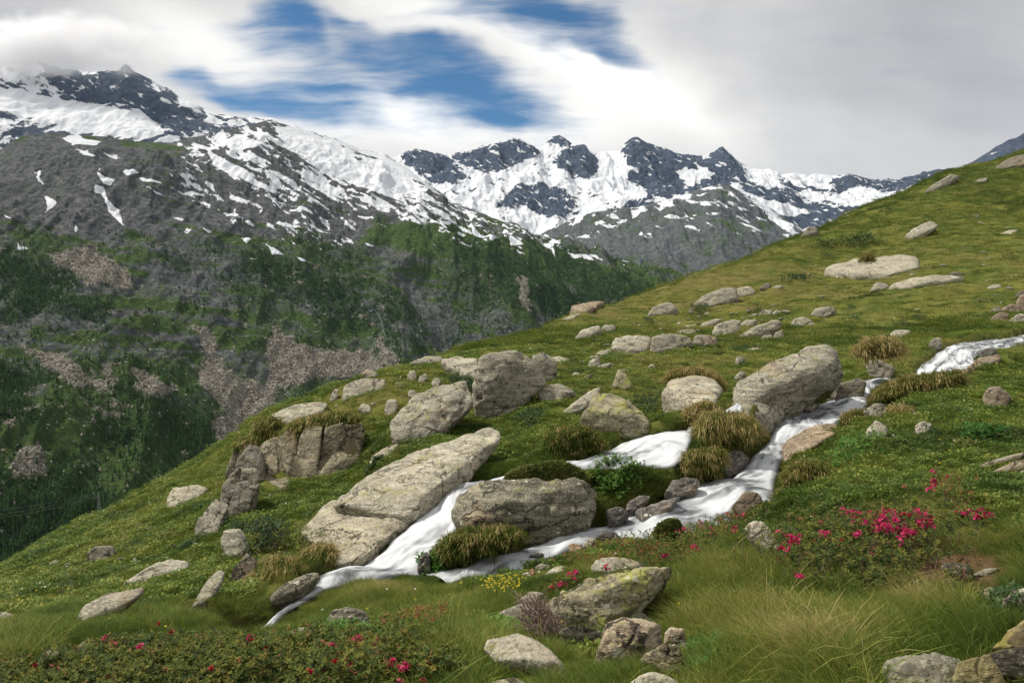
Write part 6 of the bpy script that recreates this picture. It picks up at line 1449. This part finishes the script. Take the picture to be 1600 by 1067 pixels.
cushion('green turf hump with dry edges between the lower waterfall and the side stream', [(672,872),(690,842),(715,832),(760,838),(800,828),(828,832),(830,845),(790,858),(740,872),(700,888)], 10.0, BLADE, 3600, .12, (.0, .5), .4, 11, True, .1)
cushion('grassy hump with a straw top at the left bank beside the upper left pool', [(840,705),(850,680),(890,668),(930,672),(952,690),(946,706),(915,714),(880,718)], 13.0, BLADE, 3000, .10, (.0, .4), .4, 12, True, .05)
cushion('steep grassy bank under the big straw tussock', [(1050,745),(1062,722),(1085,705),(1130,706),(1130,735),(1090,748)], 12.5, BLADE, 3000, .14, (.05, .6), .4, 13, True, .2)
cushion('green turf bank hanging over the right side of the main cascade', [(1214,800),(1216,762),(1230,730),(1262,720),(1300,728),(1300,765),(1270,790),(1235,805)], 9.9, BLADE, 4200, .11, (.1, .55), .4, 14, True, .2)
cushion('turf hump above the smooth brown boulder', [(1312,676),(1316,655),(1340,642),(1366,650),(1362,672),(1335,684)], 14.0, BLADE, 2200, .12, (.1, .55), .5, 15, True, .1)
cushion('turf brow overhanging the right bank below the upper pool', [(1352,640),(1368,612),(1400,596),(1450,592),(1500,584),(1520,592),(1470,612),(1420,622),(1385,632)], 15.6, BLADE, 4600, .16, (.15, .65), .4, 16, True, .15)
cushion('turf patch with moss on the ledge under the largest boulder', [(1244,627),(1262,612),(1290,608),(1300,618),(1285,626),(1262,630)], 15.9, LEAF_MOSS, 500, .05, (.1, .6), .5, 17)
cushion('dry grass tuft growing in the split of the table-like slab', [(1343,409),(1346,402),(1355,401),(1362,404),(1358,410)], 50.2, BLADE, 250, .35, (.3, .6), .5, 18, True, 0)
cushion('straw tuft at the foot of the long tilted slab', [(468,888),(480,862),(510,858),(530,876),(528,895),(500,896)], 10.3, BLADE, 1800, .16, (.2, .8), .5, 19, True, .2)
# yellow flowers
p0 = hit_down(785, 935); root = bpy.data.objects.new('yellow_flower_patch', None); COL.objects.link(root); root.location = tuple(p0)
root['label'] = 'patch of small yellow flowers in the grass left of the foreground boulder'; root['category'] = 'flowers'
stems, Vs, Fs = [], [], []
r_ = np.random.default_rng(77)
for i in range(75):
    q = hit_down(r_.uniform(755, 815), r_.uniform(925, 945)); d = np.array([r_.normal(0, .15), r_.normal(0, .15), 1]); tip = q + d * r_.uniform(.10, .20)
    stems.append([q, (q + tip) / 2, tip]); vv, ff = rosette(tip, np.array([0, -.3, .95]), .011, 5, .8, r_, 1.2); o = len(Vs); Vs += vv; Fs += [[k + o for k in f] for f in ff]
a, b = tubes(stems, .0025, .0015, 3); link('stems', new_mesh('stems', a - p0, b, [LEAF_GREEN], attrs={'tint': np.ones(len(a)) * .6, 'h': np.ones(len(a))}), parent=root, kind='stuff')
link('flower_heads', new_mesh('flower_heads', np.array(Vs) - p0, np.array(Fs), [YEL], smooth=False), parent=root, kind='stuff')
# dry twig bush
p0 = hit_down(868, 1015); root = bpy.data.objects.new('dry_twig_bush', None); COL.objects.link(root); root.location = tuple(p0)
root['label'] = 'leafless grey-brown twig bush between the flat slab and the lichen-crusted boulder'; root['category'] = 'bush'
paths = []
for i in range(120):
    a = unproj(r_.uniform(835, 882), r_.uniform(985, 1012), 4.45 + r_.normal(0, .06)); e = unproj(r_.uniform(808, 878), r_.uniform(932, 985), 4.55 + r_.normal(0, .12))
    mid = (a + e) / 2 + r_.normal(0, .025, 3); paths.append([a, (a + mid) / 2 + r_.normal(0, .008, 3), mid, (mid + e) / 2 + r_.normal(0, .012, 3), e])
    for k in range(2):
        f = r_.uniform(.35, .9); s = mid + (e - mid) * f; paths.append([s, s + (e - a) * .12 + r_.normal(0, .015, 3), s + (e - a) * .22 + r_.normal(0, .03, 3)])
a, b = tubes(paths, .0032, .0012, 4); link('twigs', new_mesh('twigs', a - p0, b, [TWIG]), parent=root, kind='stuff')
# tiny white and yellow flowers sprinkled in the meadow
Vs, Fs, fm = [], [], []
W = ground_samples([(5, 14, 120), (14, 40, 260), (40, 80, 160)], 17); W = W[keep_off_rocks(W)]
for q in W:
    s_ = .006 + .0008 * q[1]; vv, ff = rosette(q + np.array([0, 0, .10]), np.array([0, -.4, .9]), s_, 5, .8, r_, 1.2); o = len(Vs); Vs += vv; Fs += [[k + o for k in f] for f in ff]; fm += [0 if r_.random() < .6 else 1] * len(ff)
link('wild_flowers', new_mesh('wild_flowers', np.array(Vs), np.array(Fs), [WHT, YEL], smooth=False, face_mat=fm), kind='stuff')

# ------------------------------------------------------------------ conifers and scree across the valley
m, t = mat('conifer_needles'); oi = t.t.nodes.new('ShaderNodeObjectInfo')
nc = t.mix(t.noise(t.pos(), 0.35, 3), (0.016, 0.042, 0.013), (0.044, 0.092, 0.024))
t.out(t.bsdf(t.mix(t.ss(oi.outputs['Random'], 0, 1), nc, t.mix(0.5, nc, (0.050, 0.085, 0.018))), 0.9, 0.1)); NEEDLE = m
m, t = mat('conifer_bark'); t.out(t.bsdf(t.mix(t.noise(t.pos(), 2, 3), (0.05, 0.035, 0.025), (0.11, 0.08, 0.06)), 0.9, 0.1)); BARK = m
def conifer(seed, tiers=8, fan=7):
    r_ = np.random.default_rng(seed); Vs, Fs = [], []
    wid = r_.uniform(.16, .22)
    for k in range(tiers):
        z = 0.10 + 0.88 * k / tiers; rad = wid * (1 - (z - .05)) ** .85 * r_.uniform(.8, 1.15)
        n = max(4, fan - k // 3); a0 = r_.uniform(0, 6.28)
        for i in range(n):
            if r_.random() < .10: continue
            a = a0 + 6.2832 * i / n + r_.normal(0, .15); rr = rad * r_.uniform(.65, 1.2); w_ = rr * .55
            d = np.array([math.cos(a), math.sin(a), 0]); s = np.array([-d[1], d[0], 0]); dz_ = rr * r_.uniform(.25, .6)
            o = len(Vs); top = np.array([0, 0, z + .06])
            Vs += [top, d * rr * .6 + s * w_ + [0, 0, z - dz_ * .4], d * rr + [0, 0, z - dz_], d * rr * .6 - s * w_ + [0, 0, z - dz_ * .4]]
            Fs += [[o, o + 1, o + 2], [o, o + 2, o + 3]]
    o = len(Vs); Vs += [np.array([.02, 0, .9]), np.array([-.02, .01, .9]), np.array([0, 0, 1.03])]; Fs.append([o, o + 1, o + 2])
    fm = [0] * len(Fs)
    for i in range(4):
        a, b = 6.2832 * i / 4, 6.2832 * (i + 1) / 4; o = len(Vs)
        Vs += [np.array([.018 * math.cos(a), .018 * math.sin(a), -.04]), np.array([.018 * math.cos(b), .018 * math.sin(b), -.04]), np.array([0, 0, .7])]; Fs.append([o, o + 1, o + 2]); fm.append(1)
    return new_mesh('conifer', np.array(Vs), np.array(Fs), [NEEDLE, BARK], smooth=False, face_mat=fm)
CON = [conifer(s) for s in (1, 2, 3, 4, 5)]
def shrub_ball(seed):
    V_, F_ = ico(2); r_ = np.random.default_rng(seed); V_ = V_ * (1 + .5 * fbm(V_ * 1.7 + seed * 3, 3, seed))[:, None] * np.array([1, 1, .6]) * .5
    return new_mesh('alder_shrub', V_ + np.array([0, 0, .15]), F_, [NEEDLE], smooth=False)
SHR = [shrub_ball(s) for s in (3, 4)]
S = L1S; P1 = L1P; r_ = np.random.default_rng(21)
sky_v = np.interp(S['u'], [p[0] for p in SKYLINE], [p[1] for p in SKYLINE])
vis = (S['u'] > -60) & (S['u'] < 1060) & (S['v'] < sky_v + 12) & (P1[:, 1] < 2900) & (np.arange(len(P1)) > 2400)
TREES = [('conifer in the wood at the lower left, above the near skyline', 'conifers of the lower left wood', [(-60,700),(60,690),(150,740),(205,790),(0,900),(-60,920)], 120),
         ('conifer in the row on the valley side just beyond the grassy ridge', 'conifers beyond the grassy ridge', [(150,668),(190,650),(260,652),(335,675),(330,700),(280,735),(215,765),(160,730),(140,690)], 110),
         ('conifer in the dark wood at the left edge halfway down the valley side', 'conifers at the left edge', [(-60,580),(0,570),(45,600),(60,625),(30,650),(-60,650)], 40),
         ('conifer of the small stand high on the left valley side', 'conifers of the high left stand', [(-20,400),(60,408),(110,425),(120,450),(60,450),(-20,430)], 30)]
used = np.zeros(len(P1), bool)
def plant(i, hgt, label, group):
    o = link('conifer', CON[r_.integers(0, 5)], label=label, cat='conifer', group=group, loc=P1[i] - np.array([0, 0, .4]))
    s_ = hgt * r_.uniform(.7, 1.3); o.scale = (s_ * r_.uniform(.85, 1.15), s_ * r_.uniform(.85, 1.15), s_); o.rotation_euler = (r_.normal(0, .03), r_.normal(0, .03), r_.uniform(0, 6.28))
for label, group, poly, n in TREES:
    cnd = np.where(vis & (poly_sd(S['u'], S['v'], poly) < 0))[0]
    for i in r_.choice(cnd, min(n, len(cnd)), replace=False): plant(i, 11.5 if P1[i, 1] < 1300 else 13, label, group); used[i] = True
# the rest of the forest, uncountable
loose_o = [bpy.data.objects.new('conifer', c) for c in CON] + [bpy.data.objects.new('alder_shrub', c) for c in SHR]
rel = np.clip(S['wood'] - .30 + .25 * fbm(P1 / 45, 2, 810), 0, 1) * vis * (S['snow'] < .4) * (S['scree'] < .42)
rel = rel + 0.02 * vis * (S['v'] > 380) * (S['scree'] < .4)
pick = r_.choice(len(P1), 17000, replace=False, p=rel / rel.sum()); k = len(pick)
jitr = r_.normal(0, 2.0, (k, 3)); jitr[:, 2] = -.5
shr = r_.random(k) < .25
hh = np.where(shr, r_.uniform(2, 4.5, k), r_.uniform(6, 14, k))
scatter('forest', P1[pick] + jitr, np.where(shr, 5 + r_.integers(0, 2, k), r_.integers(0, 5, k)), V3(np.zeros(k), np.zeros(k), r_.uniform(0, 6.28, k)), V3(hh * r_.uniform(.8, 1.2, k), hh * r_.uniform(.8, 1.2, k), hh), r_.random(k), loose_o, 'conifers and alder scrub covering the far valley side')
m, t = mat('scree_stone'); oi = t.t.nodes.new('ShaderNodeObjectInfo')
t.out(t.bsdf(t.mix(t.attr('tint', 'INSTANCER'), (0.11, 0.10, 0.083), (0.38, 0.345, 0.29)), 0.9, 0.1)); SCM = m
sm = []
for kk in range(3):
    rr = np.random.default_rng(950 + kk); pts = rr.normal(size=(12, 3)); pts /= np.linalg.norm(pts, axis=1)[:, None]; V_, F_ = shape_rock(pts * np.array([1, .8, .6]), 1, 50 + kk, .5)
    sm.append(bpy.data.objects.new('scree_stone', new_mesh('scree_stone', V_, F_, [SCM], smooth=False)))
rel = (np.clip(S['scree'] - .42, 0, 1) * 3 + .005) * vis * (S['snow'] < .4) * (S['v'] > 260)
pick = r_.choice(len(P1), 26000, replace=False, p=rel / rel.sum()); k = len(pick)
hh = r_.uniform(.5, 1.5, k) ** 1.8 * 1.9
scatter('scree', P1[pick] + r_.normal(0, 1.5, (k, 3)) * np.array([1, 1, 0]), r_.integers(0, 3, k), r_.uniform(0, 6.28, (k, 3)), V3(hh * r_.uniform(.7, 1.4, k), hh, hh * r_.uniform(.6, 1.1, k)), r_.random(k), sm, 'pale boulders and scree on the far valley side')

# power line in the valley
m, t = mat('weathered_steel'); t.out(t.bsdf((0.26, 0.29, 0.28), 0.6, 0.4, None, Metallic=0.3)); STEEL = m
pb = unproj(155, 800, 640.0); root = bpy.data.objects.new('power_pylon', None); COL.objects.link(root); root.location = tuple(pb)
root['label'] = 'thin power pylon standing in the valley wood at the lower left'; root['category'] = 'pylon'
H_ = 17.0
legs = []
for sx, sy in ((-1, -1), (1, -1), (1, 1), (-1, 1)):
    a, b = tubes([[(sx * 1.4, sy * 1.4, -6), (sx * .25, sy * .25, H_)]], .07, .04); link('leg', new_mesh('leg', a, b, [STEEL]), parent=root)
a, b = tubes([[(s1 * (1.4 - z * .065), s2 * (1.4 - z * .065), z), (s3 * (1.4 - (z + 3) * .065), s4 * (1.4 - (z + 3) * .065), z + 3)] for z in (0, 3, 6, 9, 12) for s1, s2, s3, s4 in ((-1, -1, 1, -1), (1, -1, -1, -1), (-1, 1, 1, 1), (-1, -1, -1, 1), (1, 1, 1, -1))], .05, .05)
link('bracing', new_mesh('bracing', a, b, [STEEL]), parent=root)
arms = [(-1.5, 12.5), (1.5, 14.0), (-1.5, 15.8)]
for x, z in arms:
    a, b = tubes([[(0, -x * .2, z), (x * .4, -abs(x) * 1.2, z)]], .06, .04); link('cross_arm', new_mesh('cross_arm', a, b, [STEEL]), parent=root)
for i, (x, z) in enumerate(arms):
    s_ = pb + np.array([x * .4, -1.8, z]); e_ = unproj(-160, 826 - 9 * i, 560.0); f = np.linspace(0, 1, 24)[:, None]
    p = s_ * (1 - f) + e_ * f; p[:, 2] -= (4 * f * (1 - f))[:, 0] * 4.0
    a, b = tubes([p], .035, .035, 4); link('power_cable', new_mesh('power_cable', a, b, [STEEL]), label=('lowest', 'middle', 'topmost')[i] + ' of the three power cables strung from the pylon to the left edge', cat='cable')
# thin waterfall falling down the flank
wp_ = [(566,455),(570,470),(580,480),(590,492),(597,505),(600,518),(603,528),(606,545),(609,560)]
pts = []
for (uu, vv_) in wp_:
    k = np.argmin(((S['u'] - uu) ** 2 + (S['v'] - vv_) ** 2) + 1e6 * (~vis)); pts.append(P1[k] + np.array([0, -2.0, .6]))
a, b = tubes([resample(pts, 60)], 0.45, 0.6, 5)
m, t = mat('distant_water'); t.out(t.bsdf((0.20, 0.23, 0.28), 0.6, 0.3)); link('waterfall', new_mesh('waterfall', a, b, [m]), kind='structure')

# ------------------------------------------------------------------ air
def box(x0, x1, y0, y1, z0, z1):
    v = np.array([(x, y, z) for x in (x0, x1) for y in (y0, y1) for z in (z0, z1)], float)
    return v, np.array([[0, 1, 3, 2], [4, 6, 7, 5], [0, 4, 5, 1], [2, 3, 7, 6], [0, 2, 6, 4], [1, 5, 7, 3]])
zlo = min((o.matrix_world @ mathutils.Vector(c)).z for o in COL.objects if o.type == 'MESH' and o.get('kind') == 'structure' for c in o.bound_box)
zhi = max((o.matrix_world @ mathutils.Vector(c)).z for o in COL.objects if o.type == 'MESH' and o.get('kind') == 'structure' for c in o.bound_box)
V_, F_ = box(-16000, 16000, -60, 17500, zlo - 1, zhi + 320)
m, t = mat('air'); t.out(None, t.n('ShaderNodeVolumePrincipled', ins={'Color': (0.55, 0.74, 1.0), 'Density': 1.0e-5, 'Anisotropy': 0.0}).outputs[0])
link('haze', new_mesh('haze', V_, F_, [m], smooth=False), kind='stuff')
# cloud hanging on the left summit
c0 = unproj(60, 70, 3950.0); V_, F_ = ico(3); V_ = V_ * np.array([760, 330, 220])
m, t = mat('cloud_volume'); P_ = t.t.nodes.new('ShaderNodeTexCoord').outputs['Object']
q = t.vm('MULTIPLY', P_, (1 / 760, 1 / 330, 1 / 220)); r2 = t.n('ShaderNodeVectorMath', operation='LENGTH', ins={0: q}).outputs['Value']
nn_ = t.noise(t.mapv(P_, (1 / 260, 1 / 260, 1 / 150)), 1.0, 4, 0.55, 0.4)
d = t.m('MULTIPLY', t.ss(t.m('SUBTRACT', t.m('ADD', 0.72, t.m('MULTIPLY', t.m('SUBTRACT', nn_, 0.5), 1.5)), r2), 0.0, 0.6), 0.015)
t.out(None, t.n('ShaderNodeVolumePrincipled', ins={'Color': (0.97, 0.97, 0.98), 'Density': d, 'Anisotropy': 0.2}).outputs[0])
link('summit_cloud', new_mesh('summit_cloud', V_, F_, [m]), kind='stuff', loc=c0)
